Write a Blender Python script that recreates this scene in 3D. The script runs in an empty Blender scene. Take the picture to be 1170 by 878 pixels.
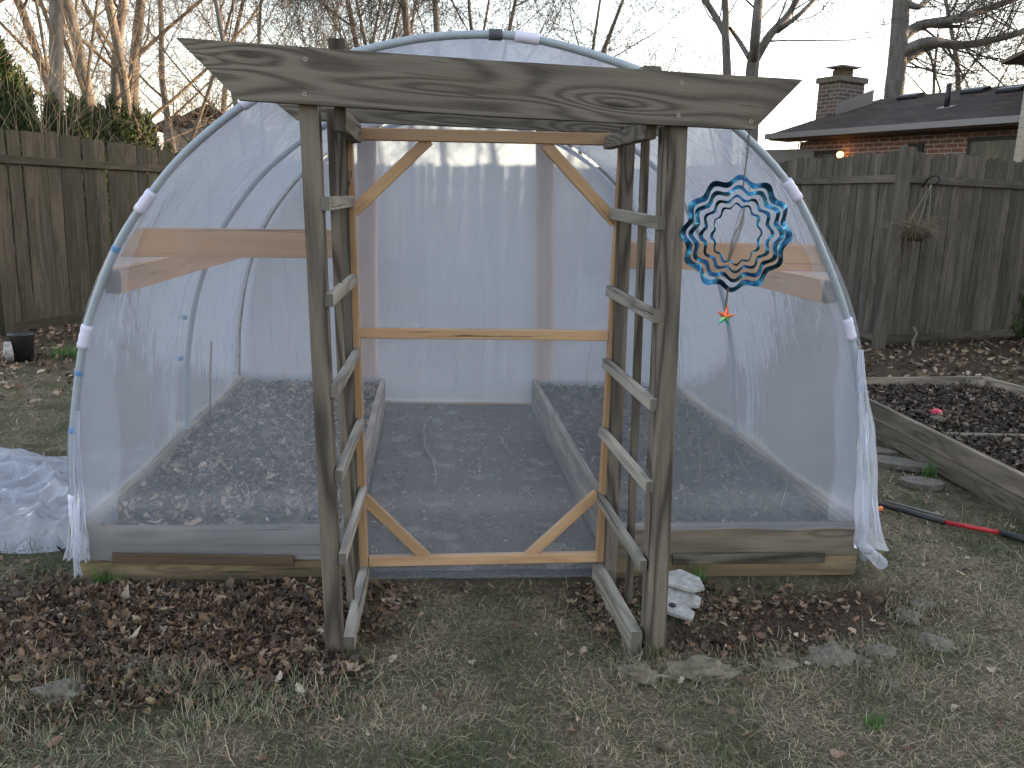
import bpy, math, random
import numpy as np
from mathutils import Vector, noise
random.seed(7); rng = np.random.default_rng(7)
SC = bpy.context.scene; COL = SC.collection
R = math.radians

# ------------------------------------------------------------------ camera
F, PITCH, YAW, ROLL, CH = 971.6, .2109, .1021, .0326, 1.6225      # focal length in pixels of a 1170 px wide picture
fw = Vector((math.sin(YAW)*math.cos(PITCH), math.cos(YAW)*math.cos(PITCH), -math.sin(PITCH)))
r0 = Vector((math.cos(YAW), -math.sin(YAW), 0)); u0 = r0.cross(fw)
rt = r0*math.cos(ROLL)+u0*math.sin(ROLL); up = u0*math.cos(ROLL)-r0*math.sin(ROLL)
EYE = Vector((0, 0, CH))
def ray(px, py): return fw + rt*((px-585)/F) + up*((439-py)/F)
def G(px, py, z=0.0):                       # point seen at a pixel on a level plane
    d = ray(px, py); return EYE + d*((z-CH)/d.z)
def P(px, py, Y):                           # ... on a plane of constant depth
    d = ray(px, py); return EYE + d*(Y/d.y)
cam = bpy.data.cameras.new('camera'); camo = bpy.data.objects.new('camera', cam); COL.objects.link(camo)
from mathutils import Matrix
camo.matrix_world = Matrix(((rt.x, up.x, -fw.x, 0), (rt.y, up.y, -fw.y, 0), (rt.z, up.z, -fw.z, CH), (0, 0, 0, 1)))
cam.sensor_width = 36; cam.lens = 36*F/1170; cam.clip_end = 2000; SC.camera = camo

# ------------------------------------------------------------------ materials
class NT:
    def __init__(s, name):
        s.m = bpy.data.materials.new(name); s.m.use_nodes = True; s.t = s.m.node_tree; s.n = s.t.nodes; s.l = s.t.links
        s.b = s.n['Principled BSDF']; s.out = s.n['Material Output']
    def N(s, typ, ins=None, **kw):
        nd = s.n.new(typ)
        for k, v in kw.items(): setattr(nd, k, v)
        for k, v in (ins or {}).items(): s.set(nd, k, v)
        return nd
    def set(s, nd, k, v):
        sock = nd.inputs[k]
        if isinstance(v, bpy.types.NodeSocket): s.l.new(v, sock)
        elif isinstance(v, bpy.types.Node): s.l.new(v.outputs[0], sock)
        else: sock.default_value = v
    def math(s, op, a, b=0.0, c=0.0):
        nd = s.n.new('ShaderNodeMath'); nd.operation = op
        for i, v in enumerate((a, b, c)): s.set(nd, i, v)
        return nd.outputs[0]
    def noise(s, vec, scale, detail=3, rough=.55, dist=0): 
        return s.N('ShaderNodeTexNoise', {'Vector': vec, 'Scale': scale, 'Detail': detail, 'Roughness': rough, 'Distortion': dist}).outputs['Fac']
    def mapping(s, vec, sc):
        return s.N('ShaderNodeMapping', {'Vector': vec, 'Scale': sc}).outputs[0]
    def ramp(s, fac, stops):
        nd = s.n.new('ShaderNodeValToRGB'); s.l.new(fac, nd.inputs[0]); e = nd.color_ramp.elements
        while len(e) < len(stops): e.new(.5)
        for i, (p, c) in enumerate(stops): e[i].position = p; e[i].color = (*c, 1) if len(c) == 3 else c
        return nd.outputs[0]
    def mix(s, fac, a, b, mode='MIX'):
        nd = s.n.new('ShaderNodeMix'); nd.data_type = 'RGBA'; nd.blend_type = mode; nd.clamp_factor = True
        s.set(nd, 0, fac); s.set(nd, 6, (*a, 1) if isinstance(a, tuple) and len(a) == 3 else a); s.set(nd, 7, (*b, 1) if isinstance(b, tuple) and len(b) == 3 else b)
        return nd.outputs[2]
    def bump(s, h, st=.3, d=.01):
        nb = s.N('ShaderNodeBump', {'Height': h, 'Strength': st, 'Distance': d}); s.set(s.b, 'Normal', nb); return nb
    def attr(s, n, what='Vector'): return s.N('ShaderNodeAttribute', attribute_name=n).outputs[what]
    def pos(s): return s.N('ShaderNodeNewGeometry').outputs['Position']

def wood(name, dark, light, rings=9, contrast=.8, rough=.85, stain=None, stain_amt=.4, knot=1.0, cross=(5, 5), fine=.35, bump=.4):
    t = NT(name); g = t.attr('g')
    w = t.noise(t.mapping(g, (.55, cross[0], cross[1])), 1.0, 2, .5, .3)
    kv = t.N('ShaderNodeTexVoronoi', {'Vector': t.mapping(g, (1.7, 9, 5)), 'Scale': 1.0}); d = kv.outputs['Distance']
    kk = t.math('POWER', 2.718, t.math('MULTIPLY', t.math('MULTIPLY', d, d), -14.0))
    v = t.math('ADD', t.math('MULTIPLY', w, float(rings)*6.28), t.math('MULTIPLY', kk, 12.0*knot))
    s = t.math('MULTIPLY_ADD', t.math('SINE', v), .5, .5); s = t.math('POWER', s, 1.6)
    fn = t.noise(t.mapping(g, (6, 320, 320)), 1.0, 3, .6)
    fn2 = t.noise(t.mapping(g, (2.5, 60, 60)), 1.0, 4, .65)
    f = t.math('ADD', t.math('MULTIPLY', s, contrast*.55), t.math('ADD', t.math('MULTIPLY', fn, fine), t.math('MULTIPLY', fn2, .45)))
    col = t.ramp(f, [(.18, light), (.62, tuple((a+b)/2 for a, b in zip(dark, light))), (1.05 if False else 1.0, dark)])
    kd = t.ramp(d, [(.05, (1, 1, 1)), (.12, (0, 0, 0))])
    col = t.mix(t.math('MULTIPLY', kd, .55*knot), col, tuple(x*.35 for x in dark))
    bt = t.noise(t.mapping(g, (.23, .37, .31)), 1.0, 1)
    col = t.mix(1.0, col, t.ramp(bt, [(.32, (.66, .67, .66)), (.68, (1.22, 1.19, 1.15))]), 'MULTIPLY')
    # weathering: dark cracks and blotches
    cr = t.noise(t.mapping(g, (1.3, 45, 45)), 1.0, 5, .7)
    col = t.mix(t.ramp(cr, [(.60, (0, 0, 0)), (.68, (1, 1, 1))]), col, tuple(x*.35 for x in dark))
    if stain:
        sn = t.noise(t.mapping(g, (1.6, 9, 9)), 1.0, 5, .65)
        col = t.mix(t.math('MULTIPLY', t.ramp(sn, [(.45, (0, 0, 0)), (.68, (1, 1, 1))]), stain_amt), col, stain)
    eg = t.math('LESS_THAN', t.N('ShaderNodeSeparateXYZ', {0: g}).outputs[0], -500.0); col = t.mix(t.math('MULTIPLY', eg, .62), col, tuple(x*.45 for x in dark))
    t.set(t.b, 'Base Color', col); t.set(t.b, 'Roughness', rough); t.set(t.b, 'Specular IOR Level', .12)
    t.bump(t.math('MULTIPLY', f, -1.0), bump, .004)
    return t.m

M = {}
M['beam'] = wood('beam_wood', (.066, .056, .048), (.245, .212, .182), rings=15, contrast=.75, cross=(5, 4), stain=(.12, .10, .078), knot=1.3, fine=.5, bump=.8)
M['post'] = wood('post_wood', (.050, .042, .035), (.205, .176, .150), rings=9, contrast=.9, stain=(.052, .047, .038), stain_amt=.4, knot=.6, fine=.5, bump=.8)
M['rung'] = wood('rung_wood', (.11, .095, .082), (.36, .33, .295), rings=8, contrast=.7, stain=(.12, .13, .09), stain_amt=.35, knot=.5)
M['cedar'] = wood('door_wood', (.25, .145, .08), (.45, .295, .175), rings=5, contrast=.55, rough=.7, knot=.5, fine=.25, bump=.15)
M['pine'] = wood('pine_wood', (.42, .22, .10), (.64, .38, .20), rings=4, contrast=.5, rough=.7, knot=.4, fine=.2, bump=.1)
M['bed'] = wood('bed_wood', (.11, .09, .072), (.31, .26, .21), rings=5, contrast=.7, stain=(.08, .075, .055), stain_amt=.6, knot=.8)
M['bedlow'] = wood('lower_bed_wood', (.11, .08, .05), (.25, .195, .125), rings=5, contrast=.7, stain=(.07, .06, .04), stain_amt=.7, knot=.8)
M['scrap'] = wood('old_scrap_wood', (.035, .022, .015), (.11, .078, .054), rings=6, contrast=.9, stain=(.03, .025, .02), knot=.4)
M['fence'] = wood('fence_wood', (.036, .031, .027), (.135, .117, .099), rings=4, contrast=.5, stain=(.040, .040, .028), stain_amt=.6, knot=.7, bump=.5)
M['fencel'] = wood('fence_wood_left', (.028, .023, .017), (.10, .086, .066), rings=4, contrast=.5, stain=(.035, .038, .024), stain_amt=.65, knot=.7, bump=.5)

def plain(name, c, rough=.6, metal=0, nz=None, scale=20, bump=0, spec=.4, trans=0):
    t = NT(name); p = t.N('ShaderNodeTexCoord').outputs['Object']
    if nz:
        n = t.noise(p, scale, 5, .65); t.set(t.b, 'Base Color', t.ramp(n, [(.3, nz), (.7, c)]))
        if bump: t.bump(n, bump, .01)
    else: t.set(t.b, 'Base Color', (*c, 1))
    t.set(t.b, 'Roughness', rough); t.set(t.b, 'Metallic', metal); t.set(t.b, 'Specular IOR Level', spec)
    if trans: t.set(t.b, 'Transmission Weight', trans)
    return t.m
M['pipe'] = plain('grey_pipe', (.30, .34, .38), .4, 0, (.25, .28, .32), 30)
M['wrap'] = plain('white_clip', (.62, .60, .72), .5, 0, (.55, .52, .66), 60)
M['tape'] = plain('blue_tape', (.10, .22, .42), .5)
M['dtape'] = plain('dark_tape', (.06, .065, .075), .6)
M['screw'] = plain('screw_metal', (.24, .22, .20), .4, .9)
M['brown'] = plain('end_grain', (.11, .075, .05), .9, 0, (.07, .05, .03), 80)
M['black'] = plain('black_plastic', (.018, .018, .02), .45)
M['white'] = plain('white_paint', (.42, .41, .39), .7, 0, (.17, .155, .14), 30)
M['trim'] = plain('tan_trim', (.36, .30, .24), .7)
M['red'] = plain('red_enamel', (.42, .025, .03), .35, .2)
M['redball'] = plain('red_plastic', (.5, .02, .05), .25)
M['orange'] = plain('orange_plastic', (.6, .16, .05), .5)
M['iron'] = plain('black_iron', (.02, .02, .022), .5, .5)
M['wire'] = plain('silver_wire', (.25, .24, .25), .35, .9)
M['stone'] = plain('stone', (.19, .165, .135), .95, 0, (.075, .062, .048), 28, 1)
M['stone2'] = plain('mossy_stone', (.20, .17, .12), .95, 0, (.06, .052, .035), 26, 1)
M['soffit'] = plain('soffit', (.10, .07, .05), .8)
M['gutter'] = plain('gutter_metal', (.18, .17, .17), .5, .3)
M['chain'] = plain('chain_metal', (.14, .12, .11), .45, .8)
M['coir'] = plain('coir_basket', (.07, .05, .035), .95, 0, (.03, .022, .016), 60, .6)

def film(name, lo, hi, wrinkle=.10, tint=(.79, .845, .965), edge=.35, sc=(1.2, 1.2, 1.2), streak=.08, blur=0):
    t = NT(name); p = t.pos(); t.n.remove(t.b)
    n = t.noise(t.mapping(p, sc), 1.6, 5, .6, .4)
    st = t.noise(t.mapping(p, (16, 16, .8)), 1.0, 4, .7)
    lw = t.N('ShaderNodeLayerWeight', {'Blend': .42}).outputs['Facing']
    a = t.math('MULTIPLY_ADD', n, hi-lo, lo-.5*(hi-lo)*0); a = t.math('ADD', a, t.math('MULTIPLY', t.math('SUBTRACT', st, .5), streak))
    # thin white creases
    cr = t.noise(t.mapping(p, (30, 30, 3)), 1.0, 2, .5, 2.5)
    a = t.math('ADD', a, t.math('MULTIPLY', t.ramp(cr, [(.66, (0, 0, 0)), (.74, (1, 1, 1))]), .008))
    a = t.math('ADD', a, t.math('MULTIPLY', t.math('POWER', lw, 3.0), edge)); a = t.math('MINIMUM', a, .96)
    rot = t.N('ShaderNodeMapping', {'Vector': p, 'Rotation': (0, .5, 0), 'Scale': (2.6, 2.6, .5)}).outputs[0]; rot2 = t.N('ShaderNodeMapping', {'Vector': p, 'Rotation': (0, -.75, 0), 'Scale': (3.2, 3.2, .6)}).outputs[0]
    r1 = t.math('ABSOLUTE', t.math('SUBTRACT', t.noise(rot, 1.0, 3, .5, .5), .5)); r2 = t.math('ABSOLUTE', t.math('SUBTRACT', t.noise(rot2, 1.0, 3, .5, .4), .5))
    wr = t.math('ADD', t.noise(t.mapping(p, (2, 2, 1.0)), 1.8, 3, .5, .8), t.math('ADD', t.math('MINIMUM', t.math('MULTIPLY', r1, 9.0), .5), t.math('MINIMUM', t.math('MULTIPLY', r2, 9.0), .5)))
    a = t.math('ADD', a, t.math('MULTIPLY', t.ramp(t.math('MINIMUM', r1, r2), [(0, (1, 1, 1)), (.008, (0, 0, 0))]), .018))
    a = t.math('ADD', a, t.math('MULTIPLY', t.math('SUBTRACT', t.noise(p, 1.1, 2), .5), .35*(hi-lo+.1)))
    bp = t.N('ShaderNodeBump', {'Height': wr, 'Strength': wrinkle, 'Distance': .05})
    df = t.N('ShaderNodeBsdfDiffuse', {'Color': (*tint, 1), 'Normal': bp}); tl = t.N('ShaderNodeBsdfTranslucent', {'Color': (*tint, 1), 'Normal': bp})
    m1 = t.N('ShaderNodeMixShader', {0: .5, 1: df.outputs[0], 2: tl.outputs[0]})
    gl = t.N('ShaderNodeBsdfGlossy', {'Color': (.9, .9, .95, 1), 'Roughness': .2, 'Normal': bp})
    fr = t.N('ShaderNodeFresnel', {'IOR': 1.35, 'Normal': bp}).outputs[0]
    tr = t.N('ShaderNodeBsdfTransparent', {'Color': (.985, .99, 1, 1)})
    if blur: tr = t.N('ShaderNodeMixShader', {0: blur, 1: tr.outputs[0], 2: t.N('ShaderNodeBsdfRefraction', {'IOR': 1.04, 'Roughness': .32, 'Color': (.97, .98, 1, 1)}).outputs[0]})
    m2 = t.N('ShaderNodeMixShader', {0: a, 1: tr.outputs[0], 2: m1.outputs[0]})
    m3 = t.N('ShaderNodeMixShader', {0: t.math('MULTIPLY', fr, .7), 1: m2.outputs[0], 2: gl.outputs[0]})
    t.l.new(m3.outputs[0], t.out.inputs[0]); return t.m
M['film_front'] = film('polythene_front', .12, .27, streak=.05)
M['film_door'] = film('polythene_door', .11, .22, streak=.09)
M['film_cover'] = film('polythene_cover', .52, .72, edge=.3, wrinkle=.14)
M['film_rear'] = film('polythene_rear', .38, .56, wrinkle=.2, blur=.85, streak=.14)
M['film_fold'] = film('polythene_fold', .10, .24, streak=.1)
M['film_loose'] = film('polythene_loose', .34, .66, wrinkle=.5, tint=(.86, .88, .98))

def vcol(name, rough=.9, spec=.15, transl=0, bump=0, nscale=60):
    t = NT(name); c = t.attr('col', 'Color'); n = t.noise(t.pos(), nscale, 3)
    c2 = t.mix(1.0, c, t.ramp(n, [(.25, (.72, .72, .72)), (.75, (1.15, 1.15, 1.15))]), 'MULTIPLY')
    t.set(t.b, 'Base Color', c2); t.set(t.b, 'Roughness', rough); t.set(t.b, 'Specular IOR Level', spec)
    return t.m
M['leaf'] = vcol('leaf_litter', .75, .3); M['grass'] = vcol('grass_blades', .7, .3); M['needle'] = vcol('evergreen_foliage', .8, .2, nscale=4)

t = NT('bark'); p = t.pos(); n = t.noise(t.mapping(p, (3, 3, .6)), 3, 5, .7)
t.set(t.b, 'Base Color', t.ramp(n, [(.3, (.075, .062, .05)), (.7, (.24, .205, .165))])); t.set(t.b, 'Roughness', .9); t.bump(n, .5, .03); M['bark'] = t.m
t = NT('dark_bark'); p = t.pos(); n = t.noise(t.mapping(p, (3, 3, .6)), 3, 5, .7)
t.set(t.b, 'Base Color', t.ramp(n, [(.3, (.05, .045, .04)), (.7, (.15, .135, .12))])); t.set(t.b, 'Roughness', .9); t.bump(n, .5, .03); M['bark2'] = t.m
t = NT('twig'); n = t.noise(t.pos(), .6, 2)
t.set(t.b, 'Base Color', t.ramp(n, [(.3, (.10, .078, .058)), (.7, (.24, .18, .12))])); t.set(t.b, 'Roughness', .9); M['twig'] = t.m
M['twig_backlit'] = plain('backlit_twig', (.062, .053, .046), .9)  # silhouette against the bright sky put into the twig colour

# ground: soil and thatch, with a painted-in 'soil' mask and worn patch
t = NT('ground_soil'); p = t.pos(); so = t.attr('soil', 'Fac')
n1 = t.noise(p, 55, 6, .75); n2 = t.noise(p, 3.5, 4, .6); n3 = t.noise(p, 200, 3, .6)
th = t.ramp(n1, [(.28, (.045, .036, .025)), (.5, (.145, .118, .080)), (.72, (.31, .26, .185))])
gr = t.ramp(n1, [(.3, (.040, .040, .022)), (.7, (.13, .125, .070))])
c = t.mix(t.ramp(n2, [(.42, (0, 0, 0)), (.62, (1, 1, 1))]), th, gr)
di = t.ramp(n3, [(.3, (.030, .020, .014)), (.6, (.088, .060, .043)), (.8, (.17, .125, .09))])
c = t.mix(so, c, di)
far = t.N('ShaderNodeSeparateXYZ', {0: p}).outputs[1]
t.set(t.b, 'Base Color', c); t.set(t.b, 'Roughness', .95); t.set(t.b, 'Specular IOR Level', .1)
t.bump(t.math('ADD', n1, t.math('MULTIPLY', n3, .6)), .9, .02); M['ground'] = t.m
t = NT('bed_soil'); p = t.pos(); n1 = t.noise(p, 70, 6, .75)
t.set(t.b, 'Base Color', t.ramp(n1, [(.3, (.018, .013, .010)), (.6, (.06, .045, .034)), (.8, (.15, .12, .09))])); t.set(t.b, 'Roughness', 1.0); t.bump(n1, 1, .03); M['soil'] = t.m
t = NT('worn_path_soil'); p = t.pos(); n1 = t.noise(p, 60, 6, .75); n2 = t.noise(p, 4, 3)
a = t.ramp(n1, [(.3, (.038, .028, .02)), (.7, (.125, .098, .072))]); b = t.ramp(n1, [(.3, (.11, .095, .075)), (.7, (.22, .195, .16))])
t.set(t.b, 'Base Color', t.mix(t.ramp(n2, [(.56, (0, 0, 0)), (.66, (1, 1, 1))]), a, b)); t.set(t.b, 'Roughness', 1.0); t.bump(n1, .8, .02); M['path'] = t.m

# brick, shingle, siding
def brick(name, c1, c2, mort, bw=.22, bh=.075):
    t = NT(name); g = t.attr('g')
    b = t.N('ShaderNodeTexBrick', {'Vector': g, 'Color1': (*c1, 1), 'Color2': (*c2, 1), 'Mortar': (*mort, 1), 'Scale': 1.0, 'Mortar Size': .009, 'Brick Width': bw, 'Row Height': bh, 'Bias': .1})
    n = t.noise(g, 9, 4); c = t.mix(.5, b.outputs[0], t.ramp(n, [(.3, (.5, .5, .5)), (.7, (1.3, 1.3, 1.3))]), 'MULTIPLY')
    t.set(t.b, 'Base Color', c); t.set(t.b, 'Roughness', .9); t.bump(t.math('SUBTRACT', 1.0, b.outputs[1]), .5, .01); return t.m
M['brick'] = brick('red_brick', (.19, .085, .06), (.11, .055, .042), (.30, .26, .23))
M['brickc'] = brick('chimney_brick', (.15, .095, .075), (.075, .06, .055), (.22, .20, .18))
t = NT('shingle'); g = t.attr('g'); b = t.N('ShaderNodeTexBrick', {'Vector': g, 'Color1': (.075, .058, .050, 1), 'Color2': (.050, .040, .036, 1), 'Mortar': (.022, .021, .021, 1), 'Scale': 1.0, 'Mortar Size': .006, 'Brick Width': .3, 'Row Height': .14})
n = t.noise(g, 1.2, 4); t.set(t.b, 'Base Color', t.mix(.6, b.outputs[0], t.ramp(n, [(.3, (.7, .7, .7)), (.7, (1.25, 1.22, 1.2))]), 'MULTIPLY')); t.set(t.b, 'Roughness', .95); t.set(t.b, 'Specular IOR Level', .05); M['shingle'] = t.m
def siding(name, c):
    t = NT(name); g = t.attr('g'); z = t.N('ShaderNodeSeparateXYZ', {0: g}).outputs[1]
    f = t.math('FRACT', t.math('MULTIPLY', z, 8.0)); t.set(t.b, 'Base Color', t.mix(t.ramp(f, [(.02, (1, 1, 1)), (.1, (0, 0, 0))]), c, tuple(x*.4 for x in c)))
    t.set(t.b, 'Roughness', .7); t.bump(f, .6, .02); return t.m
M['siding'] = siding('pale_siding', (.32, .28, .235)); M['siding_blue'] = siding('slate_siding', (.10, .12, .15)); M['siding_tan'] = siding('tan_siding', (.26, .22, .18))
M['roofbrown'] = plain('brown_roof', (.11, .08, .062), .9, 0, (.07, .052, .045), 3)
t = NT('dark_glass'); n = t.noise(t.mapping(t.pos(), (5, 5, 1.2)), 1.5, 4, .6)
t.set(t.b, 'Base Color', t.ramp(n, [(.45, (.012, .012, .013)), (.62, (.06, .052, .042)), (.72, (.22, .18, .13))])); t.set(t.b, 'Roughness', .12); t.set(t.b, 'Specular IOR Level', .25); M['glass'] = t.m
t = NT('lamp_glow'); t.set(t.b, 'Base Color', (1, .6, .2, 1)); t.set(t.b, 'Emission Color', (1, .42, .10, 1)); t.set(t.b, 'Emission Strength', 1.3); M['lamp'] = t.m
# blue spinner metal
t = NT('blue_foil_metal'); p = t.N('ShaderNodeTexCoord').outputs['Object']; n = t.noise(p, 26, 4, .6, .6)
t.set(t.b, 'Base Color', t.ramp(n, [(.33, (.005, .022, .055)), (.50, (.012, .065, .13)), (.62, (.035, .18, .29)), (.76, (.26, .55, .68))])); t.set(t.b, 'Metallic', .85); t.set(t.b, 'Roughness', .2); t.bump(n, .3, .006); M['blue'] = t.m
t = NT('star_foil'); p = t.N('ShaderNodeTexCoord').outputs['Object']; z = t.N('ShaderNodeSeparateXYZ', {0: p}).outputs[2]
t.set(t.b, 'Base Color', t.ramp(t.math('MULTIPLY_ADD', z, 18.0, .5), [(.2, (.02, .35, .25)), (.45, (.25, .40, .10)), (.6, (.7, .12, .04))])); t.set(t.b, 'Metallic', .6); t.set(t.b, 'Roughness', .3); M['star'] = t.m

# ------------------------------------------------------------------ mesh builder
class MB:
    def __init__(s): s.v = []; s.f = []; s.g = []; s.smooth = False
    def add(s, vs, fs, gs):
        o = len(s.v); s.v += [tuple(v) for v in vs]; s.g += [tuple(v) for v in gs]; s.f += [tuple(i+o for i in f) for f in fs]
    def board(s, a, b, w, t, side=(0, 1, 0), c=.003, seg=1, cut=(0, 0)):
        """board from a to b; w across in the plane, t thick along `side`; cut = skew of each end across w"""
        a = Vector(a); b = Vector(b); X = (b-a); L = X.length; X.normalize(); T = Vector(side); T = (T-X*T.dot(X)).normalized(); W = T.cross(X)
        ring = [(-w/2+c, -t/2), (w/2-c, -t/2), (w/2, -t/2+c), (w/2, t/2-c), (w/2-c, t/2), (-w/2+c, t/2), (-w/2, t/2-c), (-w/2, -t/2+c)]
        off = (random.uniform(0, 50), random.uniform(0, 50), random.uniform(0, 50)); vs = []; gs = []
        for k in range(seg+1):
            for (y, z) in ring:
                x = L*k/seg + ((cut[0] if k == 0 else 0)+(cut[1] if k == seg else 0))*(y/w)
                vs.append(a+X*x+W*y+T*z); gs.append((x+off[0], y+off[1], z+off[2]))
        fs = []
        for k in range(seg):
            for i in range(8):
                j = (i+1) % 8; fs.append((k*8+i, k*8+j, k*8+8+j, k*8+8+i))
        m = len(vs); e0 = [vs[i] for i in range(8)]; e1 = [vs[seg*8+i] for i in range(8)]; vs += e0+e1; gs += [(-1000+y_*.3, z_, k_) for k_ in (off[0], off[1]) for (y_, z_) in ring]
        fs.append(tuple(m+i for i in range(7, -1, -1))); fs.append(tuple(m+8+i for i in range(8)))
        s.add(vs, fs, gs); return s
    def tube(s, pts, r, n=8, cap=True):
        pts = [Vector(p) for p in pts]; rs = r if hasattr(r, '__len__') else [r]*len(pts); vs = []; gs = []; L = 0
        ref = None
        for i, p in enumerate(pts):
            d = (pts[min(i+1, len(pts)-1)]-pts[max(i-1, 0)]).normalized()
            if ref is None: ref = d.orthogonal().normalized()
            ref = (ref-d*ref.dot(d)).normalized(); q = d.cross(ref)
            if i: L += (p-pts[i-1]).length
            for k in range(n):
                a = 2*math.pi*k/n; vs.append(p+(ref*math.cos(a)+q*math.sin(a))*rs[i]); gs.append((L, a*.05, 0))
        fs = [(i*n+k, i*n+(k+1) % n, (i+1)*n+(k+1) % n, (i+1)*n+k) for i in range(len(pts)-1) for k in range(n)]
        if cap: fs += [tuple(range(n-1, -1, -1)), tuple((len(pts)-1)*n+k for k in range(n))]
        s.add(vs, fs, gs); return s
    def prism(s, poly, d, gx=None):
        """polygon (list of 3D points) extruded by vector d"""
        d = Vector(d); n = len(poly); poly = [Vector(p) for p in poly]; vs = poly+[p+d for p in poly]
        o = poly[0]; ex = (gx and Vector(gx) or (poly[1]-poly[0])).normalized(); nn = d.normalized(); ey = nn.cross(ex)
        gs = [((p-o).dot(ex)+3, (p-o).dot(ey)+3, (p-o).dot(nn)) for p in vs]
        fs = [tuple(range(n)), tuple(range(2*n-1, n-1, -1))]+[(i, i+n, (i+1) % n+n, (i+1) % n) for i in range(n)]
        s.add(vs, fs, gs); return s
    def build(s, name, mat, parent=None, smooth=False):
        me = bpy.data.meshes.new(name); me.from_pydata(s.v, [], s.f); me.update()
        import bmesh
        bm = bmesh.new(); bm.from_mesh(me); bmesh.ops.recalc_face_normals(bm, faces=bm.faces); bm.to_mesh(me); bm.free()
        at = me.attributes.new('g', 'FLOAT_VECTOR', 'POINT'); at.data.foreach_set('vector', np.array(s.g, dtype=np.float32).ravel())
        if smooth: me.polygons.foreach_set('use_smooth', [True]*len(me.polygons))
        me.materials.append(mat); o = bpy.data.objects.new(name, me); COL.objects.link(o)
        if parent: o.parent = parent; o.matrix_parent_inverse = parent_inv(parent)
        return o
def world_of(o): return (world_of(o.parent) @ o.matrix_parent_inverse if o.parent else Matrix.Identity(4)) @ Matrix.Translation(o.location)
def parent_inv(p): return world_of(p).inverted()
def npmesh(name, V, Fa, mat, col=None, parent=None, smooth=False, fl=None):
    me = bpy.data.meshes.new(name); V = np.asarray(V, dtype=np.float32); Fa = np.asarray(Fa, dtype=np.int32); k = Fa.shape[1]
    me.vertices.add(len(V)); me.vertices.foreach_set('co', V.ravel()); me.loops.add(Fa.size); me.loops.foreach_set('vertex_index', Fa.ravel())
    me.polygons.add(len(Fa)); me.polygons.foreach_set('loop_start', np.arange(0, Fa.size, k, dtype=np.int32)); me.polygons.foreach_set('loop_total', np.full(len(Fa), k, dtype=np.int32))
    if smooth: me.polygons.foreach_set('use_smooth', np.ones(len(Fa), dtype=bool))
    me.update(calc_edges=True); me.validate()
    if col is not None:
        a = me.color_attributes.new('col', 'FLOAT_COLOR', 'POINT'); a.data.foreach_set('color', np.concatenate([col, np.ones((len(V), 1))], 1).astype(np.float32).ravel())
    if fl: 
        for n_, arr in fl.items(): a = me.attributes.new(n_, 'FLOAT', 'POINT'); a.data.foreach_set('value', arr.astype(np.float32))
    me.materials.append(mat); o = bpy.data.objects.new(name, me); COL.objects.link(o)
    if parent: o.parent = parent; o.matrix_parent_inverse = parent_inv(parent)
    return o
def empty(name, loc, label, cat, group=None):
    o = bpy.data.objects.new(name, None); o.location = loc; COL.objects.link(o); o.empty_display_size = .1
    return tag(o, label, cat, group)
def tag(o, label=None, cat=None, group=None, kind=None):
    if label: o['label'] = label
    if cat: o['category'] = cat
    if group: o['group'] = group
    if kind: o['kind'] = kind
    return o
def B(name, mat, parent, *a, **k): return MB().board(*a, **k).build(name, M[mat], parent)

# ------------------------------------------------------------------ ground
YF, YB, ZB = 3.4586, 6.61, .254
XL, XR, XPL, XPR = -1.435, 1.968, -.322, .830
def ell(x, y, cx, cy, rx, ry, s=.35):
    d = np.sqrt(((x-cx)/rx)**2+((y-cy)/ry)**2); return np.clip((1+s-d)/(2*s), 0, 1)
def vnoise(x, y, sc, seed=0):                      # smooth value noise, vectorised
    r = np.random.default_rng(seed).random((64, 64)); u = (x*sc) % 64; v = (y*sc) % 64; i = np.floor(u).astype(int) % 64; j = np.floor(v).astype(int) % 64
    fu = u-np.floor(u); fv = v-np.floor(v); fu = fu*fu*(3-2*fu); fv = fv*fv*(3-2*fv); i1 = (i+1) % 64; j1 = (j+1) % 64
    return (r[i, j]*(1-fu)+r[i1, j]*fu)*(1-fv)+(r[i, j1]*(1-fu)+r[i1, j1]*fu)*fv
def E(px, py, rx, ry): q = G(px, py); return (q.x, q.y, rx, ry)
LEAF = [E(150, 730, 1.0, .36), E(250, 700, .75, .30), E(60, 790, .5, .22), E(340, 780, .3, .2)]
SOIL = [E(930, 705, .50, .2), E(850, 730, .42, .16), E(1010, 690, .28, .2)]
FA0 = G(-60, 392); _q = G(200, 352); DL0 = (_q.x-FA0.x)/(_q.y-FA0.y)
def soilmask(x, y):
    m = np.zeros_like(x)
    for e in LEAF+SOIL: m = np.maximum(m, ell(x, y, *e))
    m = m*np.where((x > -.40) & (x < .72), np.clip((-.12-x)/.28, 0, 1), 1.0)
    m = np.maximum(m, ell(x, y, .80, 3.3, .28, .22)*.7)
    m = np.maximum(m, ell(x, y, .25, 3.38, .62, .10)*.5)
    far = np.clip((y-7.2-.4*vnoise(x, y, 1.3, 3))/1.2, 0, 1)*.85*(x > FA0.x+(y-FA0.y)*DL0)*(y < 14)  # mask stops at the left fence: paler ground stands in for sunlit gaps
    m = np.maximum(m, far)
    return np.clip(m+(vnoise(x, y, 6, 5)-.5)*.5*(m > .02), 0, 1)
def gz(x, y):
    z = .018*(vnoise(x, y, 2.1, 1)-.5)+.012*(vnoise(x, y, 7, 2)-.5)
    m = np.zeros_like(x)
    for e in LEAF: m = np.maximum(m, ell(x, y, *e, s=.6))
    return z+.03*m
def gz1(x, y): return float(gz(np.array([x]), np.array([y]))[0])
nx = np.concatenate([np.linspace(-400, -14, 14), np.linspace(-12, -3.2, 40), np.linspace(-3, 4.5, 320), np.linspace(4.7, 14, 40), np.linspace(16, 400, 14)])
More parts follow.
